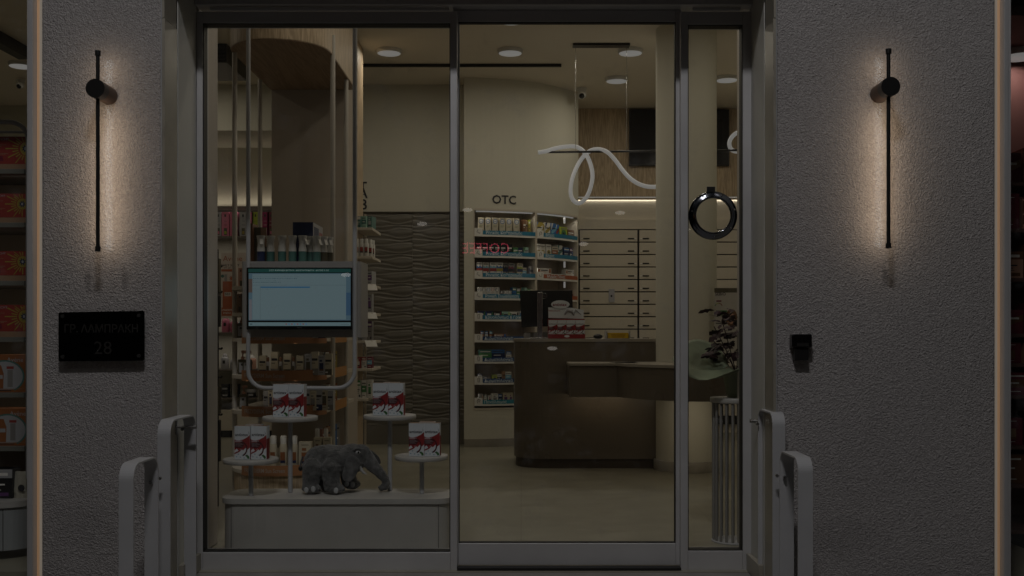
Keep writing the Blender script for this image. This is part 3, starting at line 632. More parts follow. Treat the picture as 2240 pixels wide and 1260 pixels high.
# ---------------- plush elephant
PL = mat('grey_plush', (.098, .098, .098), .95, var=.5, vs=30, bump=.8, bs=180, sheen=.35)
PLD = mat('dark_plush', (.06, .06, .06), .95, var=.2, vs=22, bump=.5, bs=260, sheen=.4)
el = thing('plush_elephant', 'grey plush toy elephant walking to the right on the plinth', 'soft toy', (X(745, 5.79), 5.79, .3155))
ex, ey, ez = el.location; ES = 1 / 397.0
def E(px, py, dy=0): return (ex + (px - 745) * ES, ey + dy, ez + (1081 - py) * ES)
def blob(b, px, py, rx, rz, ry, dy=0, n=20): b.ball(E(px, py, dy), (rx * ES, ry * ES, rz * ES), PL, n, 12)
b = MB()
blob(b, 702, 1016, 38, 37, 33); blob(b, 735, 1013, 46, 35, 34); blob(b, 768, 1008, 34, 33, 31); blob(b, 716, 1000, 40, 23, 26)
blob(b, 787, 1000, 26, 24, 23); blob(b, 795, 1006, 18, 20, 17); blob(b, 776, 994, 24, 17, 20)
def limb(pts): b.tube([E(p[0], p[1], p[3]) for p in pts], [p[2] * ES for p in pts], PL, 16)
limb([(800, 1004, 17, 0), (808, 1015, 16.5, 0), (818, 1026, 14, 0), (828, 1036, 12, 0), (837, 1046, 10, 0), (843, 1055, 9, 0), (846, 1063, 8.5, 0), (842, 1070, 8.5, -.005), (835, 1071, 8, -.01), (831, 1066, 6.5, -.012)])
for pts in ([(690, 1024, 26, -.05), (686, 1045, 20, -.055), (684, 1062, 18, -.06), (684, 1072, 19, -.06)], [(730, 1022, 25, -.05), (728, 1044, 19, -.055), (731, 1060, 18.5, -.06), (733, 1070, 20, -.06)],
            [(704, 1024, 24, .05), (702, 1050, 18, .055), (704, 1070, 17, .055)], [(758, 1024, 22, .05), (758, 1048, 17, .05), (762, 1066, 17, .05)]): limb([(pts[0][0], pts[0][1] - 14, pts[0][2] * .45, pts[0][3] * .5), (pts[0][0], pts[0][1] - 7, pts[0][2] * .85, pts[0][3] * .85)] + pts)
for px, py, dy, r_ in ((686, 1070, -.063, 20), (736, 1070, -.063, 21), (705, 1069, .055, 18), (765, 1067, .05, 19)): b.ball(E(px + 2, py, dy), (r_ * ES, r_ * ES, 11 * ES), PL, 20, 10)
body = part(b, 'body', el)
rm = body.modifiers.new('r', 'REMESH'); rm.mode = 'VOXEL'; rm.voxel_size = .0045; rm.use_smooth_shade = True
sm = body.modifiers.new('s', 'SMOOTH'); sm.factor = .6; sm.iterations = 7
# wrinkles on the trunk and the knees
tx = bpy.data.textures.new('fold', 'CLOUDS'); tx.noise_scale = .022; dm = body.modifiers.new('d', 'DISPLACE'); dm.texture = tx; dm.strength = .009; dm.mid_level = .5; dm.texture_coords = 'LOCAL'
def ear(pts, c, dy, ty, m_, flare):
    b = MB(); n = len(pts); rings = []; vs = []; fs = []
    for s_, off in ((1, 0), (.96, -ty * .8), (.75, -ty), (.4, -ty * 1.05), (.05, -ty * .95)):
        for px, py in pts:
            qx, qy = c[0] + (px - c[0]) * s_, c[1] + (py - c[1]) * s_; x, y, z = E(qx, qy, dy)
            vs.append((x, y + off + flare * max(0, (qy - c[1])) * ES, z))
    for i in range(4):
        for k in range(n): fs.append((i * n + k, i * n + (k + 1) % n, (i + 1) * n + (k + 1) % n, (i + 1) * n + k))
    fs.append(tuple(range(4 * n, 5 * n))); o = len(vs)
    vs += [(x, y + ty * 1.4, z) for x, y, z in vs[:n]]; fs += [(k, (k + 1) % n, o + (k + 1) % n, o + k) for k in range(n)] + [tuple(range(o + n - 1, o - 1, -1))]
    b.add(vs, fs, m_, True); e_ = part(b, 'ear', el); e_.modifiers.new('s', 'SUBSURF').levels = 1; e_.modifiers['s'].render_levels = 1
    return e_
def clr(pts, n=22):          # closed Catmull-Rom
    out = []; k = len(pts)
    for i in range(n):
        t = i / n * k; j = int(t); u = t - j; p = [pts[(j + q - 1) % k] for q in range(4)]
        out.append(tuple(.5 * ((2 * p[1][a]) + (-p[0][a] + p[2][a]) * u + (2 * p[0][a] - 5 * p[1][a] + 4 * p[2][a] - p[3][a]) * u * u + (-p[0][a] + 3 * p[1][a] - 3 * p[2][a] + p[3][a]) * u ** 3) for a in range(2)))
    return out
ear(clr([(771, 996), (783, 1000), (792, 1010), (791, 1026), (782, 1042), (772, 1053), (759, 1051), (755, 1040), (759, 1018), (764, 1003)]), (774, 1026), -.085, .006, PL, -.15)
ear(clr([(801, 990), (812, 993), (824, 1003), (830, 1014), (829, 1022), (820, 1016), (808, 1006)]), (814, 1004), .035, .005, PLD, .1)
b = MB(); p = [(789, 1024), (793, 1031), (799, 1037), (805, 1040)]; b.tube([E(x, y, -.042) for x, y in p], [4 * ES, 4 * ES, 3 * ES, .6 * ES], col_mat((.45, .45, .45)), 12); part(b, 'tusk', el)
b = MB(); b.tube([E(663, 1003, 0), E(659, 1015, -.005), E(658, 1024, -.01)], 2.2 * ES, PLD, 8); tl = part(b, 'tail', el)
b = MB(); b.ball(E(658, 1029, -.01), (4.5 * ES, 4.5 * ES, 6 * ES), BLACK); sub(b, 'tuft', tl, el)
b = MB(); b.ball(E(786.5, 992, -.058), (5.2 * ES, 3 * ES, 4.2 * ES), col_mat((.5, .5, .5))); ey_ = part(b, 'eye', el)
b = MB(); b.ball(E(788, 991.5, -.0655), (2.3 * ES, 1.2 * ES, 2.4 * ES), GLOSSB); sub(b, 'pupil', ey_, el)
b = MB(); b.tube([E(772, 994, -.052), E(778, 986, -.060), E(786, 983, -.058), E(793, 986, -.048)], [2 * ES, 3 * ES, 3 * ES, 1.5 * ES], PL, 10); part(b, 'brow', el)
b = MB(); b.tube([E(796, 986, -.03), E(800, 990, -.035), E(803, 994, -.03)], 3 * ES, PL, 10); part(b, 'brow', el)
for px, py, dy in ((679, 1070, -.113), (694, 1068, -.112), (743, 1071, -.115), (758, 1063, .004), (771, 1065, .006)):
    b = MB(); b.ball(E(px, py, dy), (5 * ES, 2 * ES, 6.5 * ES), col_mat((.40, .41, .42))); part(b, 'toenail', el)
# ---------------- hanging screen on a bent pipe frame
fr = thing('pipe_hanger', 'bent steel pipe frame hanging round the grey screen box', 'frame', (-1.3, 6.1, 1.4))
def bent(y, px0, px1, pyt, pyb, r_px, rad, m_):
    x0, x1, zb = X(px0, y), X(px1, y), Z(pyb, y); r = r_px * y / F
    p = [(x0, y, pyt), (x0, y, zb + r)] + [(x0 + r - r * math.cos(R(a)), y, zb + r - r * math.sin(R(a))) for a in range(9, 90, 9)] + [(x0 + r, y, zb), (x1 - r, y, zb)] + [(x1 - r + r * math.sin(R(a)), y, zb + r - r * math.cos(R(a))) for a in range(9, 90, 9)] + [(x1, y, zb + r), (x1, y, pyt)]
    return MB().tube(p, rad, m_, 12)
part(bent(6.06, 543, 776, 3.828, 849, 38, .0125, RAIL), 'pipe', fr)
sb = thing('screen_box', 'grey box shelf carrying the monitor and a row of spray bottles', 'shelf', (-1.3, 6.2, 1.17))
b = MB(); yb = 6.12; b.prism(rrect(X(528, yb), X(790, yb), 6.105, 6.42, .035), Z(738, yb), Z(572, yb), mat('box_grey', (.33, .32, .31), .5, var=.03)); part(b, 'box', sb, .004)
t = thing('monitor', 'lit computer monitor showing a program window in the pipe frame', 'monitor', (-1.3, 6.05, 1.39)); ym = 6.03
mx0, mx1, mz0, mz1 = X(539, ym), X(770, ym), Z(721, ym), Z(585, ym)
part(MB().box(mx0, mx1, ym, ym + .03, mz0, mz1, GLOSSB), 'casing', t, .003)
def emi(c, s=1.): return mat('screen_%d_%d_%d' % tuple(int(x * 99) for x in c), (.02, .02, .02), .25, emit=c, es=s)
def U(px): return X(px, ym)
def V(py): return Z(py, ym)
def SC(h, k=1.0):
    c = srgb(h); f_ = 1 / .1436
    return emi(tuple(min(1.2, x * f_ * k) for x in c))
b = MB(); y_ = ym - .0004
b.quad(U(543), U(767.5), V(596), V(588), y_, SC('0c2a27')); b.quad(U(544), U(767), V(701), V(597.5), y_, SC('33444d')); b.quad(U(544), U(767), V(713), V(705), y_, SC('46565a'))
b.quad(U(544), U(552), V(640), V(610), y_ - .0002, SC('38302c')); b.quad(U(545), U(551), V(700), V(655), y_ - .0002, SC('4a4a4e')); b.quad(U(757), U(767), V(690), V(640), y_ - .0002, SC('24384a'))
b.quad(U(552), U(757), V(699), V(599.5), y_ - .0004, SC('465458')); b.quad(U(569), U(569.7), V(698), V(626), y_ - .0006, SC('384448')); b.quad(U(552), U(757), V(624), V(623.4), y_ - .0006, SC('384448'))
b.quad(U(570), U(678), V(629.5), V(627), y_ - .0007, SC('123c58'))
for r_, (yy, n_, hh) in enumerate(((605, 30, '3c474a'), (608.5, 26, '2c3a44'), (613.5, 14, '3c474a'), (616.8, 18, '2c3a40'), (632, 12, '3c474a'))):
    for k in range(n_):
        x0 = 554 + k * (3.4 + .3 * (r_ % 3)) + random.uniform(0, .6); b.quad(U(x0), U(x0 + random.uniform(1, 2.2)), V(yy + (1.6 if r_ in (1, 3) else .7)), V(yy), y_ - .0008, SC(hh if k % 4 else '20343c'))
b.text('ΣΥΣΤ. ΦΑΡΜΑΚΕΙΑ ΚΑΤΣΗ Μ. - ΚΩΝΣΤΑΝΤΙΝΙΔΟΥ Μ. - ΚΑΤΣΗΣ Α. Ο.Ε', U(654), V(591.6), y_ - .0008, .0105, SC('5a6866'), True, width=U(720) - U(590))
for k in range(8): b.quad(U(625 + k * 6.2), U(627.5 + k * 6.2), V(710.5), V(707.5), y_ - .0008, SC('2a4a6a' if k % 2 else '5a3038'))
b.quad(U(547), U(552), V(710), V(708), y_ - .0008, SC('203038')); b.quad(U(745), U(764), V(710), V(709), y_ - .0008, SC('37464a'))
part(b, 'screen', t); b = MB(); b.text('PHILIPS', U(655), V(717), y_, .009, col_mat((.10, .10, .10)), True); part(b, 'logo', t)
area('screen_light', t, (0, -.05, 0), (R(-90), 0, 0), .55, .28, .35, (.75, .92, 1))
# ---------------- round post-and-shelf unit under an oak canopy
gx, gy, gr = -1.58, 6.93, .335
def dplan(r, back, sgn=1, n=20): return [(gx - r * math.cos(R(180 * k / n)) * 1, gy - r * math.sin(R(180 * k / n))) for k in range(n + 1)] + [(gx + r, back), (gx - r, back)]
t = thing('ceiling_canopy', 'hanging oak canopy with rounded front over the taupe column', 'canopy', (gx, gy, 3.4))
b = MB(); pl_ = dplan(.325, 7.996, n=28); b.prism(pl_, 3.042, 3.829, OAK, False); part(b, 'drum', t); part(MB().prism(dplan(.322, 7.99, n=28), 3.036, 3.0415, mat('oak_dark', (.14, .085, .05), .6) if False else OAKX), 'underside', t)
g = thing('round_shelf_unit', 'round-fronted shelf unit with orange label bands and four steel posts', 'shelf unit', (gx, gy, 0))
for x, y in ((-1.885, 6.92), (-1.905, 7.67), (-1.254, 7.0), (-1.277, 7.67)): part(MB().tube([(x, y, 0), (x, y, 3.17 if x > -1.5 else 3.034)], .0165, mat('brushed_post', (.52, .49, .44), .45, .25), 16), 'post', g)
part(MB().prism(dplan(.30, 7.95), 0, .30, OAK), 'base', g)
ORG = mat('orange_card', (.36, .17, .075), .5, var=.05, vs=8); OTX = col_mat((.40, .33, .28))
GZ = [.327, .700, .926, 1.163, 1.325, 1.495]
for k, z in enumerate(GZ):
    s = part(MB().prism(dplan(.315, 7.95), z - .028, z - .006, SHELFM), 'shelf', g, .002)
    if k < 4:
        b = MB(); rr = .318; a0, a1 = 52, 168; n = 24
        pts = [(gx - rr * math.cos(R(a0 + (a1 - a0) * i / n)), gy - rr * math.sin(R(a0 + (a1 - a0) * i / n))) for i in range(n + 1)]
        h0, h1 = z - .040, z + .028
        b.add([(x, y, h0) for x, y in pts] + [(x, y, h1) for x, y in pts], [(i, i + 1, n + 2 + i, n + 1 + i) for i in range(n)], ORG, True); bd = sub(b, 'label_band', s, g)
        v, f = text_geo('FʀᴇᴢʏDᴇʀᴍ Sun Screen' if False else 'FREZYDERM Sun Screen', True); b = MB(); L = .275; xs = [p[0] for p in v]; sc_ = L / (max(xs) - min(xs)); vs = []
        for p in v:
            th = R(a0 + 5) + ((p[0] - min(xs)) * sc_) / rr; vs.append((gx - (rr + .001) * math.cos(th), gy - (rr + .001) * math.sin(th), z - .006 + p[1] * .036))
        b.add(vs, f, OTX); sub(b, 'lettering', s, g)
        b = MB(); b.add([(gx + .319, 6.98, h0), (gx + .319, 7.6, h0), (gx + .319, 7.6, h1), (gx + .319, 6.98, h1)], [(0, 1, 2, 3)], mat('amber_card', (.42, .19, .04), .5)); sub(b, 'side_band', s, g)
for zz in GZ[1:4]: area('shelf_area_light', g, (0, -.27, zz - .04), (R(-15), 0, 0), .4, .03, .35, WARM)  # fill lights added under the shelves to brighten the products, no fixtures
# ---------------- oak end panel with side shelves
t = thing('side_shelf_unit', 'oak panel with grey shelves of creams beside the wavy wall', 'shelf unit', (-1.6, 9.5, 0))
part(MB().box(-2.2, -1.472, 9.31, 9.79, 0, 3.828, OAK), 'panel', t, .002)
SZ = [Z(y_, 9.3) for y_ in (497.5, 560, 622, 684, 745, 806, 872, 925)]
for k, z in enumerate(SZ[:7]): part(MB().box(-1.4715, -1.315 if k < 6 else -1.36, 9.30, 9.85, z - .024, z, SHELFM), 'shelf', t, .003)
part(MB().box(-1.4715, -1.455, 9.86, 9.88, .0, 2.3, SHELFM), 'upright', t)
# ---------------- left wall shelves with pink boxes
t = thing('wall_shelves', 'lit cream wall shelves with pink boxes behind the left posts', 'shelf unit', (-3.4, 12.05, 0))
LZ = [Z(y_, 11.9) for y_ in (516, 641, 727, 808, 870)]
for z in LZ: part(MB().box(-4.7, -2.2, 11.9, 12.248, z - .022, z, mat('shelf_dark', (.14, .12, .10), .5)), 'shelf', t, .002)
part(MB().box(-4.7, -2.2, 11.88, 12.248, .08, Z(897, 11.9), DR), 'cabinet', t, .003); part(MB().box(-4.7, -2.2, 11.92, 12.2, 0, .078, BLACK), 'kick', t)
area('shelf_area_light', t, (.1, .13, 2.66), (R(172), 0, 0), 2.2, .03, 5, (1, .86, .68)); area('shelf_area_light', t, (.3, -.06, 2.58), (R(15), 0, 0), 1.6, .02, 2.5, (1, .92, .84)); part(MB().box(-4.7, -2.2, 12.13, 12.248, 2.595, 2.645, mat('shelf_dark', (.14, .12, .10), .5)), 'ledge', t, .002)
for z in LZ[:3]: area('shelf_area_light', t, (.3, -.1, z - .03), (0, 0, 0), 1.4, .02, 3.6, (1, .9, .8))
# ---------------- counter
ct = thing('counter', 'dark brown curved sales counter with pale tops', 'counter', (.6, 9.4, 0))
def cplan(r, inset=0):
    x0, x1, y0, y1 = -.065 + inset, 1.188 - inset * .2, 9.2 + inset, 9.95; p = []
    for k in range(13): a = R(180 + 90 * k / 12); p.append((x0 + r + r * math.cos(a), y0 + r + r * math.sin(a)))
    return p + [(x1, y0), (x1, y1), (x0, y1)]
part(MB().prism(cplan(.30), .083, 1.108, BROWN), 'body', ct, .002); part(MB().prism(cplan(.27, .018), 0, .081, mat('brown_kick', (.06, .045, .03), .5)), 'kick', ct)
TOPM = mat('counter_top', (.33, .30, .25), .45, var=.04)
part(MB().prism(cplan(.305, -.006), 1.110, 1.136, TOPM), 'top', ct, .003)
b = MB(); b.box(.402, .972, 8.76, 9.198, .652, .912, BROWN); ds = part(b, 'desk_box', ct, .003)
part(MB().box(.395, .985, 8.745, 9.198, .9135, .936, TOPM), 'desk_top', ct, .003)
def ring(rx, ry, a0=193, a1=350, n=40): return [(1.46 + rx * math.cos(R(a0 + (a1 - a0) * k / n)), 9.18 + ry * math.sin(R(a0 + (a1 - a0) * k / n))) for k in range(n + 1)]
o_, i_ = ring(.72, 1.03), ring(.68, .99)
part(MB().prism(o_ + i_[::-1], .655, .912, BROWN), 'skirt', ct); part(MB().prism(ring(.735, 1.045) + [(1.76, 9.3), (1.19, 9.3)], .914, .936, TOPM), 'ring_top', ct)
area('glow', ct, (.09, -.36, .645), (R(38), 0, 0), .5, .03, 1.1, (1, .8, .56)); area('glow', ct, (.86, -.97, .645), (R(38), 0, 0), .8, .03, 3.6, (1, .84, .62))
# ---------------- ceiling pendant with looping light tube
t = thing('pendant_light', 'pendant bar with a looping white light tube on two wires', 'pendant', (X(1315, 9.63), 9.63, 3.8)); yp = 9.63
part(MB().box(X(1253, yp), X(1377, yp), 9.58, 9.68, Z(102, yp), 3.828, BLACK), 'canopy', t, .002)
part(MB().tube([(X(1193, yp), yp, Z(333, yp)), (X(1655, yp), yp, Z(328, yp))], .010, BLACK, 10), 'bar', t)
for px in (1259, 1371): part(MB().tube([(X(px, yp), yp, Z(102, yp)), (X(px, yp), yp, Z(331, yp))], .0022, STEEL, 6), 'wire', t)
def cr(pts, k=7):
    out = []
    for i in range(len(pts) - 1):
        p = [pts[max(i - 1, 0)], pts[i], pts[i + 1], pts[min(i + 2, len(pts) - 1)]]
        for j in range(k):
            u = j / k; out.append(tuple(.5 * ((2 * p[1][a]) + (-p[0][a] + p[2][a]) * u + (2 * p[0][a] - 5 * p[1][a] + 4 * p[2][a] - p[3][a]) * u * u + (-p[0][a] + 3 * p[1][a] - 3 * p[2][a] + p[3][a]) * u ** 3) for a in range(len(p[0]))))
    return out + [pts[-1]]
N1 = [(1177, 334, 0), (1195, 331, 0), (1215, 325, .03), (1240, 321, .06), (1262, 322, .06), (1280, 336, .04), (1291, 358, 0), (1296, 385, -.03), (1291, 413, -.05), (1281, 434, -.05), (1266, 445, -.04), (1253, 437, -.02), (1248, 418, 0), (1252, 390, .03), (1263, 363, .05), (1276, 343, .06), (1292, 330, .05), (1310, 327, .02), (1328, 333, 0), (1345, 350, 0), (1362, 373, 0), (1380, 392, 0), (1400, 404, .02), (1422, 409, .04), (1445, 406, .06), (1480, 385, .06), (1515, 350, .03), (1550, 325, 0)]
N2 = [(1655, 300, .05), (1630, 288, .02), (1612, 291, 0), (1600, 301, 0), (1595, 314, 0), (1599, 327, .02), (1612, 332, .04), (1640, 332, .05)]
NL = mat('light_tube', (.3, .3, .3), .5, emit=(1, .98, .95), es=.86)
for N in (N1, N2): part(MB().tube(cr([(X(a, yp + c), yp + c - .01, Z(b_, yp + c)) for a, b_, c in N]), .0195, NL, 12), 'light_tube', t)
for dx in (-.3, .3): 
    l = bpy.data.lights.new('tube_light', 'POINT'); l.energy = 2.5; l.shadow_soft_size = .15; l.color = (1, .93, .82); o = bpy.data.objects.new('tube_light', l); col.objects.link(o); o.parent = t; o.location = (dx, -.1, -1.05)
# ---------------- television, cameras
t = thing('television', 'black wall television on the oak panel, half behind the column', 'television', (1.85, 12.37, 3.3))
b = MB(); b.box(X(1376, 12.36), X(1595, 12.36), 12.345, 12.385, Z(363, 12.36), Z(239, 12.36), BLACK); part(b, 'casing', t, .004)
part(MB().quad(X(1378, 12.36), X(1593, 12.36), Z(360, 12.36), Z(241, 12.36), 12.3445, mat('tv_glass', (.014, .015, .02), .15)), 'screen', t)
def cctv(x, y, z, s, label):
    t = thing('security_camera', label, 'camera', (x, y, z))
    part(MB().lathe([(.05 * s, 0), (.05 * s, -.02 * s), (.045 * s, -.03 * s)][::-1], (x, y, z), WHITE, 24), 'base', t)
    part(MB().ball((x, y - .01, z - .065 * s), .046 * s, WHITE), 'dome', t); part(MB().ball((x + .0 * s, y - .036 * s, z - .082 * s), .028 * s, GLOSSB), 'lens', t)
    return t
cctv(X(1272, 11.35), 11.35, Z(193, 11.35), 1.1, 'small white dome camera at the ceiling corner by the oak wall')
b = MB(); b.box(.54, .66, 11.3, 11.42, Z(193, 11.35), 3.829, CREAM)
cctv(X(45, 10.9), 10.9, 3.829 - .02, .9, 'small white dome camera in the far left window')
t = thing('track_light', 'black ceiling track with spots in the far left window', 'track light', (-4.6, 9.2, 3.8))
part(MB().box(-4.66, -4.55, 8.2, 9.75, 3.72, 3.828, BLACK), 'track', t, .003); part(MB().box(-4.78, -4.67, 8.3, 9.15, 3.70, 3.79, BLACK), 'spot_head', t, .003)
# ---------------- slatted round pedestal with wrapped plant
px_, py_ = X(1609, 5.95), 6.02
t = thing('pedestal', 'round slatted steel pedestal behind the narrow window', 'pedestal', (px_, py_, 0)); zt = Z(871, 5.95)
part(MB().lathe([(.128, -.028), (.130, -.026), (.130, -.002), (.128, 0)], (px_, py_, zt), GREYW, 40), 'top', t)
part(MB().lathe([(.122, 0), (.124, .002), (.124, .008), (.12, .01)], (px_, py_, 0), RAIL, 40), 'base', t)
ROD = mat('rod_grey', (.27, .265, .255), .45, .2)
for k in range(20):
    a = 2 * math.pi * (k + .3) / 20; x, y = px_ + .112 * math.cos(a), py_ + .112 * math.sin(a); part(MB().tube([(x, y, .011), (x, y, zt - .029)], .0075, ROD, 10), 'rod', t)
t = thing('potted_plant', 'dark red foliage plant in a pale green wrapped pot on the slatted pedestal', 'plant', (px_ + .02, py_, zt + .001))
GRW = mat('green_wrap', (.20, .235, .15), .55, var=.12, vs=12, bump=.3, bs=14)
b = MB(); n = 30; prof = [(.052, 0), (.058, .03), (.07, .09), (.078, .14), (.082, .16)]
vs = [(px_ + .02 + r_ * (1 + .05 * math.sin(k * 2.1 + z * 30)) * math.cos(2 * math.pi * k / n), py_ + r_ * (1 + .05 * math.sin(k * 2.1)) * math.sin(2 * math.pi * k / n), zt + .001 + z + (.006 * math.sin(k * 1.7) if z > .15 else 0)) for r_, z in prof for k in range(n)]
b.add(vs, [(i * n + k, i * n + (k + 1) % n, (i + 1) * n + (k + 1) % n, (i + 1) * n + k) for i in range(4) for k in range(n)] + [tuple(range(n - 1, -1, -1))], GRW, True); part(b, 'wrapped_pot', t)
# spread sheet of wrapping paper, blown out to the left
b = MB(); vs = []; nu, nv = 22, 12
for j in range(nv + 1):
    for i in range(nu + 1):
        u, v_ = i / nu, j / nv
        a = R(100 + 200 * u); r_ = .06 + v_ * (.20 + .09 * math.sin(u * 3.14)) ; zz = .16 + v_ * (.06 + .10 * math.sin(u * 5.5 + 1)) + .015 * math.sin(u * 19 + v_ * 5)
        vs.append((px_ + r_ * math.cos(a), py_ + r_ * math.sin(a) * .75, zt + zz))
b.add(vs, [(j * (nu + 1) + i, j * (nu + 1) + i + 1, (j + 1) * (nu + 1) + i + 1, (j + 1) * (nu + 1) + i) for j in range(nv) for i in range(nu)], GRW, True)
pp = part(b, 'wrapping_paper', t); pp.modifiers.new('so', 'SOLIDIFY').thickness = .0012
LEAF = mat('wine_leaf', (.030, .006, .010), .6, var=.4, vs=15); rnd = random.Random(5)
b = MB()
for k in range(9):
    a = rnd.uniform(0, 6.28); tip = (px_ + .02 + .14 * math.cos(a), py_ + .12 * math.sin(a), zt + rnd.uniform(.28, .50)); b.tube(cr([(px_ + .02, py_, zt + .08), (px_ + .02 + .03 * math.cos(a), py_ + .03 * math.sin(a), zt + .2), tip], 5), .003, LEAF, 6)
part(b, 'stems', t)
b = MB()
for k in range(120):
    a = rnd.uniform(0, 6.28); h = rnd.uniform(.17, .50); r_ = rnd.uniform(.03, .15); L = rnd.uniform(.05, .10); W_ = L * .5; az = a + rnd.uniform(-.6, .6); dr = rnd.uniform(-.6, .5); ro = rnd.uniform(-.8, .8)
    M_ = Matrix.Translation((px_ + .03 + r_ * math.cos(a), py_ + r_ * math.sin(a), zt + h)) @ Matrix.Rotation(az, 4, 'Z') @ Matrix.Rotation(-dr, 4, 'Y') @ Matrix.Rotation(ro, 4, 'X')
    pts = [(0, 0, 0), (.25, .3, .004), (.35, .22, .004), (.5, .5, 0), (.62, .3, 0), (.8, .38, -.004), (1, 0, -.012), (.8, -.38, -.004), (.62, -.3, 0), (.5, -.5, 0), (.35, -.22, .004), (.25, -.3, .004)]
    b.M = M_; b.add([(x * L, y * W_ * 1.3, z) for x, y, z in pts] + [(.5 * L, 0, .006)], [(i, (i + 1) % 12, 12) for i in range(12)], LEAF)
b.M = Matrix.Identity(4); part(b, 'leaves', t)
# ================================================================ PRODUCTS
PC = {}
C_ = {'white': (.62, .61, .57), 'cream': (.50, .45, .34), 'blue': (.03, .13, .35), 'navy': (.015, .025, .08), 'teal': (.07, .17, .15), 'green': (.06, .20, .07), 'lime': (.34, .42, .04), 'yellow': (.32, .25, .05), 'orange': (.27, .10, .035),
      'red': (.27, .04, .032), 'brown': (.16, .075, .035), 'black': (.012, .012, .014), 'grey': (.22, .21, .20), 'pink': (.58, .16, .25), 'violet': (.12, .05, .16), 'magenta': (.30, .02, .10), 'sky': (.16, .38, .52), 'mint': (.30, .48, .40), 'peach': (.50, .28, .20), 'olive': (.09, .08, .05), 'silver': (.35, .35, .36), 'wine': (.16, .02, .04), 'kraft': (.30, .19, .12)}
def cm_(n): return col_mat(C_[n])
def design(b, w_, h, style, base, acc, acc2=None):
    q = lambda u0, u1, v0, v1, m_, e=-.0005: b.quad(-w_ / 2 + u0 * w_, -w_ / 2 + u1 * w_, v0 * h, v1 * h, e, m_)
    A = cm_(acc); A2 = cm_(acc2) if acc2 else INK; lines = INK if sum(C_[base]) > .5 else WCARD
    if style == 'ring':
        b.disc(0, h * .78, w_ * .40, -.0005, A, 18); b.disc(0, h * .78, w_ * .30, -.0009, WCARD, 18); q(.25, .75, .765, .79, A, -.0012)
        q(.2, .8, .52, .535, A2); q(.15, .7, .46, .475, lines); b.face([(-w_ * .3, h * .1), (-w_ * .1, h * .2), (w_ * .1, h * .12), (w_ * .35, h * .3), (w_ * .3, h * .33), (w_ * .05, h * .17), (-w_ * .1, h * .25)], -.0006, cm_('grey'))
    elif style == 'wave':
        b.face([(-w_ / 2, h * .45), (-w_ / 2, h * .72)] + [(-w_ / 2 + w_ * k / 8, h * (.74 + .06 * math.sin(k * 1.6))) for k in range(9)] + [(w_ / 2, h * .45)], -.0005, cm_('sky') if not acc2 else A2)
        q(0, 1, .40, .62, A, -.0008); q(.1, .9, .86, .93, lines); q(.15, .7, .22, .25, lines); q(.15, .55, .14, .165, lines); b.disc(w_ * .28, h * .36, w_ * .1, -.001, A2, 10)
    elif style == 'band':
        q(0, 1, .0, .28, A); q(.1, .9, .62, .72, lines); q(.1, .6, .5, .53, lines); q(.12, .45, .1, .16, WCARD if base != 'white' else A2, -.0008)
    elif style == 'top':
        q(0, 1, .70, 1, A); q(.12, .88, .78, .88, WCARD, -.0008); q(.1, .8, .45, .5, lines); q(.1, .65, .36, .385, lines); q(.1, .7, .28, .30, lines); q(.6, .9, .08, .2, A2)
    elif style == 'diag':
        b.face([(-w_ / 2, h * .15), (w_ / 2, h * .55), (w_ / 2, h * .8), (-w_ / 2, h * .45)], -.0005, A); b.face([(-w_ / 2, h * .5), (-w_ * .1, h), (-w_ * .4, h), (-w_ / 2, h * .9)], -.0005, A2); q(.15, .85, .60, .68, lines, -.0009)
    elif style == 'flower':
        b.disc(0, h * .42, w_ * .36, -.0005, A, 12); b.disc(0, h * .42, w_ * .15, -.0008, INK, 10); q(.1, .9, .80, .88, cm_('grey')); q(.2, .7, .72, .745, lines); q(0, 1, 0, .06, cm_('orange'))
    elif style == 'mid':
        q(0, 1, .33, .70, A); q(.1, .9, .80, .86, lines); q(.15, .7, .5, .55, WCARD, -.0008); q(.12, .75, .14, .17, lines)
    elif style == 'patch':
        q(.22, .78, .30, .62, A); q(.22, .78, .22, .30, A2, -.0006); q(.25, .6, .68, .78, A, -.0006); q(.2, .8, .88, .90, lines); q(.25, .75, .12, .135, lines)
    elif style == 'horiz':
        q(.03, .2, .2, .8, A); q(.25, .75, .5, .7, lines); q(.25, .6, .25, .35, A); q(.82, .97, .1, .9, A2)
    elif style == 'window':
        q(.38, .58, .80, .90, INK); q(.3, .75, .46, .475, lines); q(.3, .72, .06, .34, cm_('olive')); q(.36, .66, .1, .22, A, -.0008); q(.3, .7, .62, .63, lines)
    elif style == 'sun':
        for k in range(13):
            a = R(90 + k * 15); ca, sa = math.cos(a), math.sin(a); cx0, cz0 = w_ * .40, h * .56; r0, r1 = h * .26, h * (.48 if k % 2 else .72); t_ = h * .022
            P = [(cx0 + r0 * ca - t_ * sa, cz0 + r0 * sa + t_ * ca), (cx0 + r1 * ca - t_ * sa, cz0 + r1 * sa * .9 + t_ * ca), (cx0 + r1 * ca + t_ * sa, cz0 + r1 * sa * .9 - t_ * ca), (cx0 + r0 * ca + t_ * sa, cz0 + r0 * sa - t_ * ca)]
            P = [(min(x, w_ * .498), min(max(z, h * .03), h * .97)) for x, z in P]; b.face(P, -.0006, cm_('yellow'))
        b.disc(w_ * .40, h * .56, w_ * .095, -.0007, cm_('yellow'), 20, h * .24)
        b.face([(w_ * .40 + (.07 if k % 2 else .035) * w_ * math.cos(R(k * 22.5)), h * .56 + (.17 if k % 2 else .08) * h * math.sin(R(k * 22.5))) for k in range(16)], -.001, cm_('navy')); b.disc(w_ * .40, h * .56, w_ * .02, -.0013, cm_('silver'), 12, h * .06)
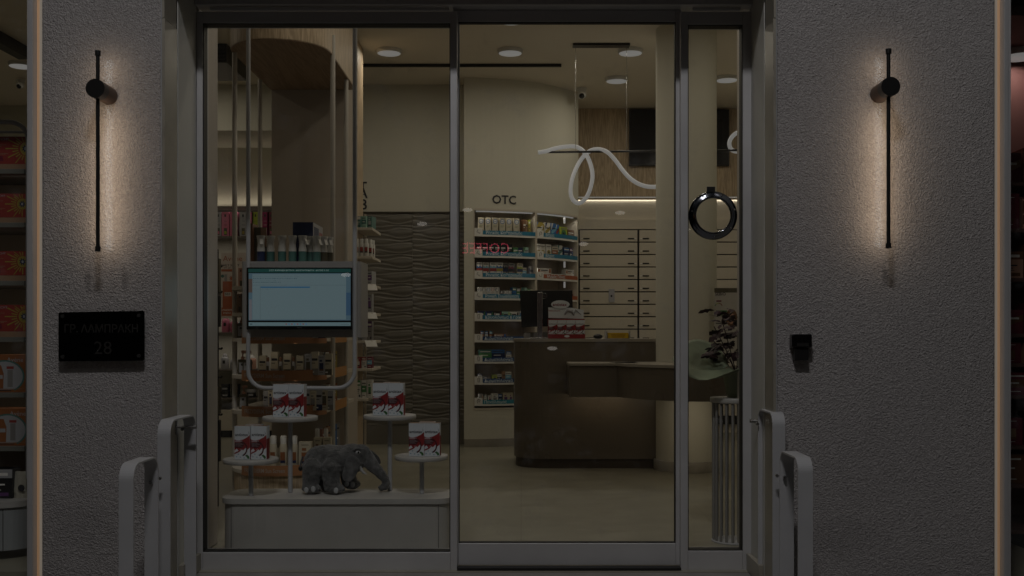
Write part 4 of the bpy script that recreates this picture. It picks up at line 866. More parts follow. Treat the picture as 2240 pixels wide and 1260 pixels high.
        b.text('VICHY', w_ * .02, h * .9, -.0006, h * .13, cm_('silver')); q(.24, .56, .685, .70, cm_('kraft')); q(.24, .48, .64, .655, cm_('kraft')); q(.38, .6, .37, .385, cm_('kraft')); q(.38, .55, .325, .34, cm_('kraft'))
        b.face([(-w_ * .26, h * .68), (-w_ * .14, h * .68), (-w_ * .16, h * .18), (-w_ * .24, h * .18)], -.0006, cm_('sky')); q(.26, .34, .1, .18, WCARD, -.0006); b.face([(-w_ * .09, h * .28), (w_ * .0, h * .28), (w_ * .015, h * .1), (-w_ * .105, h * .1)], -.0006, cm_('wine'))
    elif style == 'arc':
        for (r0, r1, m_, e) in ((.0, .40, cm_('silver'), -.0005), (.40, .44, cm_('teal'), -.0007)):
            P = [(w_ * .06 + h * r1 * 1.2 * math.cos(R(a)), h * .42 + h * r1 * math.sin(R(a))) for a in range(-60, 241, 12)]
            if r0: P += [(w_ * .06 + h * r0 * 1.2 * math.cos(R(a)), h * .42 + h * r0 * math.sin(R(a))) for a in range(240, -61, -12)]
            b.face(P, e, m_)
        b.text('Avène', w_ * .28, h * .86, -.0006, h * .17, cm_('silver'))
        b.face([(-w_ * .16, h * .1), (-w_ * .17, h * .5), (-w_ * .1, h * .72), (-w_ * .02, h * .72), (w_ * .04, h * .5), (w_ * .03, h * .1)], -.0009, cm_('orange')); q(.36, .52, .36, .46, cm_('silver'), -.0012); q(.62, .73, .14, .6, cm_('grey'), -.0009); q(.60, .75, .62, .69, cm_('red'), -.0009); q(.1, .7, .035, .055, INK, -.0012); q(.05, .95, .085, .095, cm_('kraft'), -.0009)
def mk(key, fn):
    if key in PC: o = PC[key].copy(); col.objects.link(o); return o
    o = fn(); PC[key] = o; return o
def pbox(w_, h, dp, style, base, acc, acc2=None, name='medicine_box'):
    def f():
        b = MB(); b.box(-w_ / 2, w_ / 2, 0, dp, 0, h, cm_(base)); design(b, w_, h, style, base, acc, acc2)
        if style in ('arc',): b.box(w_ / 2 + .0003, w_ / 2 + .0006, 0, dp, .001, h - .001, cm_('teal'))
        return b.build(name)
    return mk(('b', round(w_, 4), round(h, 4), dp, style, base, acc, acc2, name), f)
def bottle(r_, h, base, cap, lab, name='bottle', kind='plain', lab2=None):
    def f():
        b = MB(); B = cm_(base); K = cm_(cap); L = cm_(lab)
        if kind == 'spray':          # continuous mist bottle with waisted white head
            b.lathe([(r_ * .96, 0), (r_, .004), (r_, h * .40)], (0, 0, 0), L, 20); b.lathe([(r_, h * .4), (r_ * .97, h * .5), (r_ * .86, h * .60), (r_ * .82, h * .70), (r_ * .95, h * .86), (r_ * 1.12, h * .97), (r_ * 1.08, h)], (0, 0, 0), B, 20)
            b.add([(-r_ * .4, -r_ * .8, h * .93), (r_ * .4, -r_ * .8, h * .93), (r_ * .4, -r_ * 1.75, h * .66), (-r_ * .4, -r_ * 1.75, h * .66), (-r_ * .4, -r_ * .8, h * .85), (r_ * .4, -r_ * .8, h * .85), (r_ * .35, -r_ * 1.55, h * .64), (-r_ * .35, -r_ * 1.55, h * .64)], [(0, 3, 2, 1), (4, 5, 6, 7), (0, 1, 5, 4), (1, 2, 6, 5), (2, 3, 7, 6), (3, 0, 4, 7)], B)
        elif kind == 'pump':
            b.box(-r_, r_, -r_ * .6, r_ * .6, 0, h * .62, B); b.lathe([(r_ * .45, h * .62), (r_ * .45, h * .74), (r_ * .15, h * .75), (r_ * .15, h * .9)], (0, 0, 0), K, 12); b.box(-r_ * .3, r_ * .9, -r_ * .2, r_ * .2, h * .88, h, K)
            b.quad(-r_ * .7, r_ * .7, h * .08, h * .5, -r_ * .6 - .0005, L); b.disc(0, h * .41, r_ * .3, -r_ * .6 - .001, INK, 10)
        elif kind == 'round':
            b.lathe([(r_ * .9, 0), (r_, h * .08), (r_, h * .62), (r_ * .85, h * .74), (r_ * .3, h * .82)], (0, 0, 0), B, 18); b.lathe([(r_ * .55, h * .62), (r_ * .6, h * .78), (r_ * .45, h * .95), (r_ * .1, h)], (0, 0, 0), K, 16); b.box(-r_ * .3, r_ * .3, -r_ * 1.02, -r_ * .9, h * .35, h * .55, L)
        elif kind == 'jar':
            b.lathe([(r_ * .9, 0), (r_, h * .1), (r_, h * .62)], (0, 0, 0), B, 18); b.lathe([(r_ * 1.03, h * .63), (r_ * 1.03, h * .97), (r_, h)], (0, 0, 0), K, 18); b.box(-r_ * .6, r_ * .6, -r_ * 1.02, -r_ * .8, h * .2, h * .45, L)
        else:
            b.lathe([(r_ * .9, 0), (r_, .004), (r_, h * .70), (r_ * .8, h * .76)], (0, 0, 0), B, 18); b.lathe([(r_ * .8, h * .76), (r_ * .8, h * .97), (r_ * .6, h)], (0, 0, 0), K, 18)
            b.box(-r_ * .62, r_ * .62, -r_ * 1.02, -r_ * .75, h * .28, h * .52, L); b.box(-r_ * .62, r_ * .62, -r_ * 1.02, -r_ * .75, h * .20, h * .275, cm_(lab2 or 'navy'))
        return b.build(name)
    return mk(('o', r_, h, base, cap, lab, kind, name, lab2), f)
def put(o, x, y, z, rz, label, cat, group): o.location = (x, y, z); o.rotation_euler = (0, 0, rz); return tag(o, label, cat, group)
# ---------------- medicine boxes on the curved wall
ROWN = ['top', 'second', 'third', 'fourth', 'fifth', 'sixth', 'seventh', 'eighth', 'bottom']
def th_of(px):
    lo, hi = 0, TE
    for _ in range(40):
        m_ = (lo + hi) / 2; x, y = apt(m_)
        if CX + F * x / y < px: lo = m_
        else: hi = m_
    return lo
def S1x(a): return 1020 + a / 5.25
L_ = {}
L_[0] = [(140 + 84 * k, 66, 38, 'ring', 'cream', 'blue', 'green') for k in range(6)] + [(672, 30, 36, 'band', 'brown', 'kraft', None), (708, 22, 34, 'band', 'kraft', 'brown', None), (733, 24, 36, 'top', 'yellow', 'lime', None)]
L_[1] = [(118 + 72 * k, 64, 27, 'band', 'black', 'wine' if k > 3 else 'teal', None) for k in range(6)] + [(553, 56, 20, 'band', 'green', 'olive', None), (614, 56, 20, 'band', 'navy', 'orange', None), (680, 54, 21, 'diag', 'mint', 'silver', 'green')]
L_[2] = [(118, 70, 32, 'wave', 'white', 'red', 'blue'), (198, 70, 32, 'wave', 'white', 'red', None), (278, 76, 32, 'wave', 'white', 'red', 'sky'), (358, 72, 32, 'wave', 'white', 'yellow', 'blue'), (432, 62, 31, 'wave', 'grey', 'navy', 'black'), (498, 70, 31, 'wave', 'grey', 'black', 'wine'), (600, 66, 31, 'wave', 'cream', 'navy', 'lime'), (672, 44, 22, 'mid', 'cream', 'sky', None), (735, 66, 26, 'horiz', 'grey', 'navy', 'black')]
L_[3] = [(130, 50, 24, 'ring', 'white', 'navy', None), (184, 48, 24, 'ring', 'white', 'navy', None), (236, 50, 24, 'ring', 'white', 'blue', 'teal'), (288, 46, 24, 'ring', 'white', 'red', None), (340, 54, 24, 'ring', 'white', 'navy', None), (398, 34, 17, 'ring', 'grey', 'navy', None), (440, 46, 17, 'ring', 'white', 'navy', None), (492, 46, 17, 'ring', 'white', 'navy', None), (545, 44, 24, 'top', 'blue', 'teal', None), (597, 36, 22, 'top', 'green', 'silver', None), (642, 34, 24, 'diag', 'teal', 'white', 'orange'), (680, 36, 24, 'diag', 'mint', 'orange', 'teal'), (722, 34, 21, 'top', 'white', 'green', None), (760, 34, 21, 'mid', 'cream', 'green', None)]
L_[4] = [(137, 84, 18, 'horiz', 'navy', 'silver', 'green'), (228, 90, 18, 'horiz', 'navy', 'blue', 'green'), (325, 88, 18, 'horiz', 'black', 'silver', 'wine'), (420, 92, 17, 'horiz', 'mint', 'green', 'lime'), (517, 104, 17, 'horiz', 'white', 'green', 'black'), (630, 90, 18, 'horiz', 'white', 'blue', 'sky')]
L_[5] = [(168, 34, 20, 'top', 'orange', 'blue', None), (222, 34, 20, 'top', 'white', 'blue', 'orange'), (272, 34, 20, 'top', 'orange', 'sky', None), (325, 145, 8, 'horiz', 'orange', 'white', 'blue'), (485, 150, 8, 'horiz', 'orange', 'white', 'blue'), (645, 130, 8, 'horiz', 'orange', 'peach', 'blue')]
L_[6] = [(150, 148, 26, 'mid', 'teal', 'green', 'sky'), (303, 152, 26, 'mid', 'blue', 'navy', 'sky'), (470, 60, 22, 'top', 'white', 'blue', None)]
L_[7] = [(130, 58, 20, 'top', 'white', 'navy', 'yellow'), (198, 52, 13, 'top', 'white', 'navy', None), (255, 44, 5, 'band', 'white', 'black', None), (308, 56, 17, 'flower', 'lime', 'navy', None), (366, 52, 18, 'mid', 'white', 'black', None), (424, 34, 24, 'band', 'kraft', 'brown', None), (462, 68, 23, 'mid', 'white', 'sky', 'orange')]
L_[8] = [(142, 56, 22, 'diag', 'grey', 'kraft', 'silver'), (205, 42, 20, 'top', 'white', 'grey', None), (256, 42, 18, 'patch', 'white', 'wine', 'black'), (303, 72, 22, 'patch', 'white', 'grey', 'navy'), (382, 44, 20, 'top', 'navy', 'blue', None), (433, 66, 23, 'patch', 'cream', 'violet', 'orange'), (503, 44, 23, 'patch', 'cream', 'violet', 'red')]
Rr = {}
Rr[0] = [(818, 82, 32, 'diag', 'yellow', 'white', 'blue'), (903, 22, 30, 'band', 'yellow', 'lime', None), (931, 60, 32, 'diag', 'white', 'yellow', 'navy'), (1002, 58, 32, 'diag', 'blue', 'sky', 'white'), (1066, 38, 30, 'diag', 'blue', 'red', 'white'), (1108, 80, 26, 'flower', 'lime', 'green', None), (1196, 84, 22, 'band', 'brown', 'kraft', None)]
Rr[1] = [(828, 54, 30, 'flower', 'white', 'yellow', None), (885, 54, 30, 'flower', 'white', 'yellow', None), (945, 56, 30, 'flower', 'white', 'yellow', None), (1012, 68, 26, 'mid', 'cream', 'orange', None), (1087, 56, 30, 'diag', 'white', 'teal', 'teal'), (1150, 62, 26, 'top', 'navy', 'blue', None), (1218, 32, 26, 'top', 'navy', 'violet', None), (1254, 30, 26, 'top', 'blue', 'navy', None)]
Rr[2] = [(838, 162, 11, 'horiz', 'white', 'orange', 'orange'), (1016, 148, 11, 'horiz', 'white', 'navy', 'brown'), (1172, 98, 11, 'horiz', 'white', 'orange', 'grey')]
Rr[3] = [(822, 56, 14, 'diag', 'blue', 'red', 'white'), (884, 54, 14, 'diag', 'blue', 'navy', 'sky'), (942, 30, 18, 'band', 'wine', 'red', None), (976, 40, 16, 'diag', 'red', 'white', 'black'), (1022, 34, 12, 'band', 'wine', 'black', None), (1060, 42, 15, 'diag', 'red', 'white', 'navy'), (1108, 60, 12, 'band', 'red', 'wine', None), (1176, 90, 13, 'band', 'wine', 'black', None)]
Rr[4] = [(825, 60, 16, 'band', 'red', 'white', None), (892, 60, 16, 'band', 'wine', 'black', None), (960, 60, 16, 'band', 'red', 'black', None), (1230, 56, 16, 'band', 'black', 'red', None)]
NM = {'mint': 'pale green', 'kraft': 'light brown', 'wine': 'dark red', 'olive': 'dark green', 'sky': 'light blue', 'cream': 'cream', 'navy': 'navy'}
def cn(a): return NM.get(a, a)
for bay, D in (('left', L_), ('right', Rr)):
    for r_, items in D.items():
        for i, (x0, wz, hp, st, ba, ac, a2) in enumerate(items):
            p0, p1 = S1x(x0), S1x(x0 + wz); t0, t1 = th_of(p0), th_of(p1)
            if t1 >= T2 - R(.6): t1 = T2 - R(.8)
            w_ = max(.02, (t1 - t0) * (AR - .03)); th = (t0 + t1) / 2; x, y = apt(th, AR - .035 - (.012 if i % 3 == 1 else 0)); h = hp * y / F
            if r_ == 2 and bay == 'right' or r_ == 5 and i > 2:   # flat cartons lie in stacks
                n_ = 2 if i in (0, 2, 3) else 1
                if bay == 'left': h = .034
            else: n_ = 1
            for q in range(n_):
                o = pbox(w_, h, .07 if w_ < .09 else .06, st, ba, ac, a2)
                lb = '%s and %s %s box, %s from left, %s shelf, %s bay under OTC' % (cn(ba), cn(ac), 'flat' if h < .06 else 'medicine', ORD[i], ROWN[r_], bay)
                if n_ == 2: lb = ('lower ' if q == 0 else 'upper ') + lb
                put(o, x, y, ROWZ[r_] + .0165 + q * (h + .0005), th, lb, 'box', 'medicine boxes on the curved wall shelves')
# ---------------- spray bottles and cartons on the screen box
zt_ = Z(572, 6.12) + .0015; yb_ = 6.2
for i, (px, lab, rz, dy) in enumerate(((571, 'navy', 20, 0), (592, 'teal', 200, .02), (617, 'teal', -150, 0), (640, 'teal', -160, 0), (662, 'teal', 60, 0), (679, 'teal', -10, .05), (693, 'teal', 50, .03), (708, 'olive', 40, .06), (720, 'olive', 35, .09))):
    y = yb_ + dy; o = bottle(.0235, .156, 'white', 'white', lab, 'spray_bottle', 'spray')
    put(o, X(px, y), y, zt_, R(rz), '%s white spray bottle with %s label from the left on the screen box' % (ORD[i], {'navy': 'navy', 'teal': 'green', 'olive': 'olive'}[lab]), 'bottle', 'white spray bottles above the monitor')
b = MB(); b.box(-1.362, -1.242, 6.27, 6.58, zt_, zt_ + .243, cm_('navy')); b.box(-1.2418, -1.241, 6.275, 6.575, zt_ + .002, zt_ + .241, cm_('silver'))
b.box(-1.2408, -1.2404, 6.30, 6.45, zt_ + .10, zt_ + .22, cm_('navy')); b.box(-1.2408, -1.2404, 6.46, 6.56, zt_ + .15, zt_ + .20, cm_('red')); b.quad(-1.30, -1.25, zt_ + .155, zt_ + .16, 6.2695, cm_('silver'))
tag(b.build('carton'), 'large navy carton with a white printed side behind the spray bottles', 'box')
o = MB().box(X(548, 6.3), X(556, 6.3), 6.26, 6.40, zt_, zt_ + .235, cm_('brown')).box(X(556.2, 6.3), X(583, 6.3), 6.30, 6.31, zt_, zt_ + .215, cm_('olive')).box(X(571, 6.3), X(583, 6.3), 6.296, 6.2999, zt_ + .10, zt_ + .21, cm_('kraft')).build('display_stand')
tag(o, 'brown card display with a dark portrait left of the spray bottles', 'display card')
# ---------------- sun screen shelves of the round unit
def gput(o, px, k, label, d=6.72, rz=0, cat='box', dz=0, grp='sun care products on the round shelf unit'): put(o, X(px, d), d, GZ[k] - .0055 + dz, rz, label, cat, grp)
for i, px in enumerate((598, 620, 644)): gput(bottle(.0235, .215, 'cream', 'white', 'orange', 'spray_can'), px, 0, '%s cream sun spray can from the left on the lowest band shelf' % ORD[i], 6.70, 0, 'bottle')
gput(pbox(.078, .175, .05, 'patch', 'cream', 'orange', 'navy', name='carton'), 667, 0, 'cream carton with orange square and number 30 on the lowest band shelf', 6.69)
for i, px in enumerate((695, 715)): gput(pbox(.050, .195, .045, 'patch', 'cream', 'brown', 'red', name='carton'), px, 0, '%s tall cream sun carton beside the posts on the lowest band shelf' % ('left' if i == 0 else 'right'), 6.78)
for i, px in enumerate((697, 716)): gput(bottle(.018, .245, 'cream', 'white', 'orange', 'spray_can'), px - 3, 0, '%s sun spray standing behind the tall cream cartons' % ('left' if i == 0 else 'right'), 6.85, 0, 'bottle')
for k, xs_ in ((1, (581, 592, 670, 684, 697, 709, 721)), (2, (574, 586, 600, 614, 628, 642, 656, 674, 688, 703, 718)), (3, (560, 576, 594, 612, 630, 648, 668, 686, 704, 719))):
    for i, px in enumerate(xs_):
        if k == 2 and i in (1, 3, 5): gput(bottle(.012, .115, 'silver', 'brown', 'olive', 'tube'), px, k, 'slim silver tube, %s from left, %s band shelf, round unit' % (ORD[i], ('third from top', 'second', 'upper')[k - 1]), 6.72, 0, 'tube'); continue
        gput(pbox(.046 if k > 1 or i > 1 else .03, .125 + .012 * (i % 3), .04, ('band', 'patch')[i % 2], ('cream', 'silver')[(i + k) % 2], ('olive', 'grey', 'navy')[(i + k) % 3], 'brown', name='carton'), px, k, '%s cream and dark carton from left, %s band shelf, round unit' % (ORD[i], ('third', 'second', 'top')[k - 1]), 6.70 + .004 * abs(px - 630) ** .5)
# green pump bottles at the left end
for k, px in ((1, 533), (2, 531), (2, 541), (3, 528)): gput(bottle(.027, .155, 'olive', 'peach', 'silver', 'pump_bottle', 'pump'), px, k, '%s olive pump bottle on the %s left shelf end of the round unit' % ('front' if px != 541 else 'second', ('', 'lowest', 'middle', 'upper')[k]), 6.86 if px != 541 else 6.84, 0, 'bottle')
for k, px in ((4, 524), (4, 534), (5, 527), (5, 536)): gput(pbox(.035, .125, .05, 'window', ('kraft', 'peach')[k - 4], 'olive', name='carton'), px, k, '%s %s carton on the %s left shelf end near the window' % ('left' if px < 530 else 'right', ('brown', 'peach')[k - 4], ('middle', 'top')[k - 4]), 6.86)
# right flank: orange packs and leaflets between the posts
for k in (1, 2):
    for i in range(3): put(pbox(.075, .14, .05, 'mid' if i else 'diag', ('orange', 'yellow', 'white')[(i + k) % 3], 'yellow', 'navy', name='carton'), gx + .26, 7.12 + .16 * i, GZ[k] - .0055, R(72), '%s %s pack on the right flank, %s shelf of round unit' % (('front', 'middle', 'rear')[i], cn(('orange', 'yellow', 'white')[(i + k) % 3]), ('', 'lower', 'upper')[k]), 'box', 'packs on the right flank of the round unit')
for i, c_ in enumerate(('orange', 'kraft', 'orange', 'blue', 'grey')): put(pbox(.075, .225, .018, 'mid', c_, c_, 'silver', name='sachet'), gx + .265, 7.06 + .11 * i, GZ[0] - .0055, R(68), '%s of five tall sachets on the right flank, %s' % (ORD[i], cn(c_)), 'sachet', 'tall sachets on the right flank of the round unit')
# ---------------- side shelves
SS = [(0, 'box', [('teal', 'white'), ('mint', 'teal'), ('teal', 'silver')], .105), (1, 'can', None, .135), (2, 'box', [('violet', 'white'), ('white', 'violet'), ('silver', 'violet')], .12), (3, 'box', [('violet', 'grey'), ('white', 'violet')], .17), (4, 'box', [('grey', 'violet'), ('silver', 'navy')], .17), (5, 'box', [('red', 'white'), ('white', 'red'), ('wine', 'sky')], .10), (6, 'box', [('white', 'green')], .16)]
for k, kd, cs, h in SS:
    if kd == 'can':
        for i in range(5): put(bottle(.021, .155, 'white', 'white', 'red', 'spray_can', lab2='black'), (-1.455, -1.415, -1.374, -1.35, -1.34)[i], (9.335, 9.335, 9.335, 9.42, 9.5)[i], SZ[1] + .0005, 0, '%s white spray can from left on second side shelf by wavy wall' % ORD[i], 'bottle', 'cans on the side shelf')
        continue
    for i in range(3):
        c_ = cs[i % len(cs)]; put(pbox(.042, h, .11, ('top', 'mid', 'patch')[(k + i) % 3], 'silver' if k in (2, 3) else c_[0], 'violet' if k in (2, 3) else c_[1], name='carton'), -1.445 + .047 * i, 9.33 + .02 * i, SZ[k] + .0005, R(-12 if k in (0, 2) else 0), '%s carton from left, %s side shelf beside the wavy wall' % (ORD[i], ROWN[k]), 'box', 'cartons on the side shelves')
for k in (2, 3, 4): put(MB().add([(-.05, 0, 0), (.05, 0, 0), (.06, -.03, -.055), (-.04, -.03, -.055), (-.05, .001, .0004), (.05, .001, .0004), (.06, -.029, -.0546), (-.04, -.029, -.0546)], [(3, 2, 1, 0), (4, 5, 6, 7), (0, 1, 5, 4), (2, 3, 7, 6)], WCARD).build('price_card'), -1.335, 9.30, SZ[k] + .002, R(20), 'white card hanging over the edge of the %s side shelf' % ROWN[k], 'card', 'cards on the side shelves')
# ---------------- left wall: pink boxes, bottles, jars, poster
for i, (px, ba, ac) in enumerate(((478, 'silver', 'pink'), (493, 'pink', 'lime'), (511, 'violet', 'lime'), (532, 'silver', 'yellow'), (546, 'pink', 'magenta'), (559, 'lime', 'green'), (580, 'magenta', 'pink'), (593, 'wine', 'pink'))):
    put(pbox(.085 if ba != 'silver' or i else .06, .28, .10, 'window', 'pink' if ba == 'violet' else ba, ac, name='gift_box'), X(px, 11.98), 11.98, LZ[0] + .0005, 0, 'tall %s gift box, %s from left on the lit top wall shelf' % ({'pink': 'pink', 'violet': 'rose', 'silver': 'pale'}.get(ba, cn(ba)), ORD[i]), 'box', 'tall boxes on the lit wall shelf')
for k, items in ((1, ((493, 'pink', 'pink', 'round', .19), (512, 'pink', 'white', 'round', .15), (535, 'orange', 'orange', 'round', .22), (556, 'peach', 'white', 'round', .16))), (2, ((494, 'pink', 'peach', 'round', .2), (512, 'pink', 'white', 'round', .16), (531, 'sky', 'white', 'round', .17), (551, 'peach', 'orange', 'round', .2))), (3, ((492, 'silver', 'silver', 'round', .18), (512, 'silver', 'white', 'round', .14), (552, 'peach', 'white', 'round', .16))), (4, ((494, 'black', 'black', 'jar', .075), (516, 'black', 'black', 'jar', .075), (550, 'black', 'silver', 'jar', .09)))):
    for i, (px, ba, ca, kd, h) in enumerate(items):
        for q in range(2 if kd == 'jar' and i < 2 else 1):
            put(bottle(.05 if kd == 'jar' else .045, h, ba, ca, 'black' if kd == 'round' else 'silver', kd == 'jar' and 'jar' or 'bottle', kd), X(px, 11.98), 11.98, LZ[k] + .0005 + q * (h + .001), 0, '%s%s %s, %s from left on the %s left wall shelf' % (('upper ' if q else 'lower ') if kd == 'jar' and i < 2 else '', {'black': 'dark', 'silver': 'pale grey', 'peach': 'peach'}.get(ba, cn(ba)), 'jar' if kd == 'jar' else 'bottle', ORD[i], ROWN[k]), 'jar' if kd == 'jar' else 'bottle', 'bottles and jars on the left wall shelves')
t = thing('poster', 'white sun spray poster with a brown bottle on the left wall shelves', 'poster', (X(515, 11.8), 11.8, 1.7)); yp_ = 11.80
def PX(p): return X(p, yp_)
def PZ(p): return Z(p, yp_)
part(MB().box(PX(484), PX(541), yp_, yp_ + .006, PZ(696), PZ(553), col_mat((.55, .48, .43))), 'board', t)
b = MB(); e = yp_ - .0006; PO = col_mat((.36, .10, .04)); b.text('Avène', PX(509), PZ(566), e, .085, PO); b.text('DAILY SPRAY', PX(503), PZ(580.5), e, .036, INK, True); b.text('SPF 50+', PX(498), PZ(586), e, .026, INK); b.quad(PX(484), PX(511), PZ(594), PZ(589), e, PO); b.quad(PX(487), PX(508), PZ(675), PZ(615.5), e, PO); b.quad(PX(491), PX(497), PZ(615), PZ(600), e, col_mat((.3, .3, .3)))
b.quad(PX(491), PX(506), PZ(648), PZ(639), e - .0003, col_mat((.5, .45, .4))); b.text('50+', PX(498), PZ(643.5), e - .0006, .038, INK, True); b.quad(PX(484.5), PX(509), PZ(691), PZ(672.5), e - .0002, PO); b.text('ΑΠΛΩΝΕΤΑΙ', PX(497), PZ(678.5), e - .0006, .022, WCARD, True); b.text('ΕΥΚΟΛΑ', PX(497), PZ(685), e - .0006, .022, WCARD, True)
b.face([(PX(507) + (.035 if k % 2 else .015) * math.cos(R(k * 18)), PZ(609) + (.035 if k % 2 else .015) * math.sin(R(k * 18))) for k in range(20)], e, PO); b.disc(PX(487), PZ(604), .018, e, cm_('teal')); part(b, 'print', t)
t = thing('hook_rack', 'black rack with hooks and hanging packs beside the left inner wall', 'rack', (X(478, 7.2), 7.2, 0)); yh = 7.2
part(MB().box(X(470, yh), X(477, yh), yh, yh + .02, 0, Z(545, yh), BLACK), 'upright', t, .002)
for py in (584, 640, 763, 825, 867, 907): part(MB().tube([(X(476, yh), yh, Z(py, yh)), (X(487, yh), yh - .03, Z(py, yh)), (X(489, yh), yh - .03, Z(py - 3, yh))], .006, BLACK, 8), 'hook', t)
for i, (p0, p1) in enumerate(((560, 640), (642, 715), (840, 905), (912, 1008))): tag(MB().box(X(475, 7.17), X(484, 7.17), 7.12, 7.17, Z(p1, 7.17), Z(p0 + 6, 7.17), cm_('black' if i % 2 else 'olive')).build('hanging_pack', None, .004), '%s dark pack from the top hanging on the black hook rack' % ORD[i], 'pack', 'dark packs on the hook rack')
# ---------------- things on the counter
t = thing('computer', 'back of a black computer monitor on a silver stand on the counter', 'monitor', (X(1195, 9.45), 9.45, 1.137)); y0 = 9.45
b = MB(); b.add([(X(1137, y0), y0, Z(635.5, y0)), (X(1252, y0), y0, Z(635, y0)), (X(1254, y0), y0, Z(712, y0)), (X(1141, y0), y0, Z(716, y0))] + [(X(1137, y0), y0 + .04, Z(635.5, y0)), (X(1252, y0), y0 + .04, Z(635, y0)), (X(1254, y0), y0 + .04, Z(712, y0)), (X(1141, y0), y0 + .04, Z(716, y0))], [(0, 3, 2, 1), (4, 5, 6, 7), (0, 1, 5, 4), (1, 2, 6, 5), (2, 3, 7, 6), (3, 0, 4, 7)], mat('monitor_black', (.010, .010, .010), .45)); part(b, 'casing', t, .003)
part(MB().box(X(1175, 9.42), X(1187, 9.42), 9.40, 9.449, 1.138, Z(639, 9.42), STEEL), 'stand', t, .004); part(MB().box(X(1160, 9.42), X(1205, 9.42), 9.33, 9.5, 1.137, 1.145, STEEL), 'foot', t, .002)
b = MB(); b.text('DELL', X(1190.5, 9.445), Z(647, 9.445), 9.4485, .021, STEEL, True); b.tube([(X(1190.5, 9.445) + .024 * math.cos(a / 10), 9.4485, Z(647, 9.445) + .024 * math.sin(a / 10)) for a in range(0, 64)], .0012, STEEL, 5); part(b, 'logo', t)
t = thing('counter_display', 'red counter display of supplement cartons with an oval header', 'display', (X(1240, 9.3), 9.3, 1.137)); y0 = 9.27
def QX(p): return X(p, y0)
def QZ(p): return Z(p, y0)
b = MB(); b.box(QX(1199), QX(1280), y0 - .01, y0 + .12, 1.1372, QZ(731), PR).box(QX(1199), QX(1280), y0 + .075, y0 + .12, QZ(731), QZ(697), PR); tr_ = part(b, 'tray', t, .001)
b = MB(); b.disc(QX(1240), QZ(735.5), .024, y0 - .011, PW, 16, .011); sub(b, 'badge', tr_, t)
b = MB(); b.plate([(QX(1200), QZ(695)), (QX(1278), QZ(697)), (QX(1278), QZ(678)), (QX(1254), QZ(673)), (QX(1200), QZ(672))], y0 + .078, y0 + .081, PW); b.text('Πόδια βαριά;', QX(1213), QZ(679.5), y0 + .0775, .018, col_mat((.3, .05, .05)), True)
b.tube([(QX(1236), y0 + .0765, QZ(688)), (QX(1241), y0 + .0765, QZ(679)), (QX(1252), y0 + .0765, QZ(680)), (QX(1256), y0 + .0765, QZ(688))], [.008, .014, .015, .01], PGREY, 6).tube([(QX(1256), y0 + .0765, QZ(690)), (QX(1260), y0 + .0765, QZ(677)), (QX(1272), y0 + .0765, QZ(688))], [.005, .008, .003], PGREY, 6); part(b, 'header_card', t)
b = MB(); n = 28; b.plate([(QX(1226.5) + .082 * math.cos(2 * math.pi * k / n), QZ(665.5) + .037 * math.sin(2 * math.pi * k / n)) for k in range(n)][::-1], y0 + .070, y0 + .074, PW); b.text('antistax', QX(1225), QZ(666), y0 + .0692, .041, col_mat((.2, .02, .03)), True, width=.125); part(b, 'oval_sign', t)
for i in range(4):
    o = cm.copy(); col.objects.link(o); o.location = (QX(1209.5 + 20 * i), y0 + .012, 1.139 + .028); o.scale = (.92, .9, .75); tag(o, '%s red and white supplement carton from the left in the counter display' % ORD[i], 'box', 'cartons in the counter display')
t = thing('acrylic_tray', 'clear tray holding a yellow leaflet on the counter', 'tray', (X(1350, 9.3), 9.3, 1.137)); y0 = 9.3
part(MB().box(X(1330, y0), X(1376, y0), y0, y0 + .12, 1.1375, 1.139, col_mat((.3, .3, .28))).box(X(1325, y0), X(1328, y0), y0 - .005, y0 + .12, 1.1375, Z(723, y0), col_mat((.4, .4, .38))).box(X(1377, y0), X(1379, y0), y0 - .005, y0 + .12, 1.1375, Z(723, y0), col_mat((.4, .4, .38))), 'holder', t)
b = MB(); b.box(X(1330, y0), X(1375, y0), y0 + .005, y0 + .1, 1.1395, Z(728, y0), mat('yellow_card', (.62, .40, .01), .5))
for k in range(4): b.quad(X(1336 + k, y0), X(1369 - k, y0), Z(731.5 + k * 2.2, y0), Z(730.6 + k * 2.2, y0), y0 + .0045, col_mat((.25, .12, .01)))
part(b, 'leaflet', t)
o = MB().ball((0, 0, .018), (.042, .03, .022), BLACK).tube([(-.03, .0, .012), (-.08, .02, .006), (-.12, .06, .004)], .003, BLACK, 6).build('computer_mouse'); put(o, X(1308, 9.35), 9.35, 1.137, 0, 'small black device lying on the counter between display and tray', 'device', 'devices on the counter')
o = MB().box(-.11, .11, 0, .05, 0, .055, cm_('olive')).box(-.11, -.05, -.002, -.0005, 0, .05, cm_('silver')).box(-.02, .02, -.002, -.0005, .01, .05, cm_('grey')).build('paper_pile'); put(o, X(1172, 9.7), 9.7, 1.137, 0, 'pile of grey papers behind the black computer monitor', 'papers', 'papers on the counter')
o = MB().box(-.035, .035, 0, .0015, 0, .155, mat('reflection_pale', (.40, .40, .44), .7)).box(-.012, .008, -.0006, -.0001, .06, .085, INK).build('reflection_sheet'); put(o, X(1338, 12.38), 12.385, Z(661, 12.38), 0, 'small pale sheet on the pharmacy drawers standing in for a glass reflection', 'paper', 'modelled reflections at the counter')  # pale sheet modelled in place of a reflection in the door glass
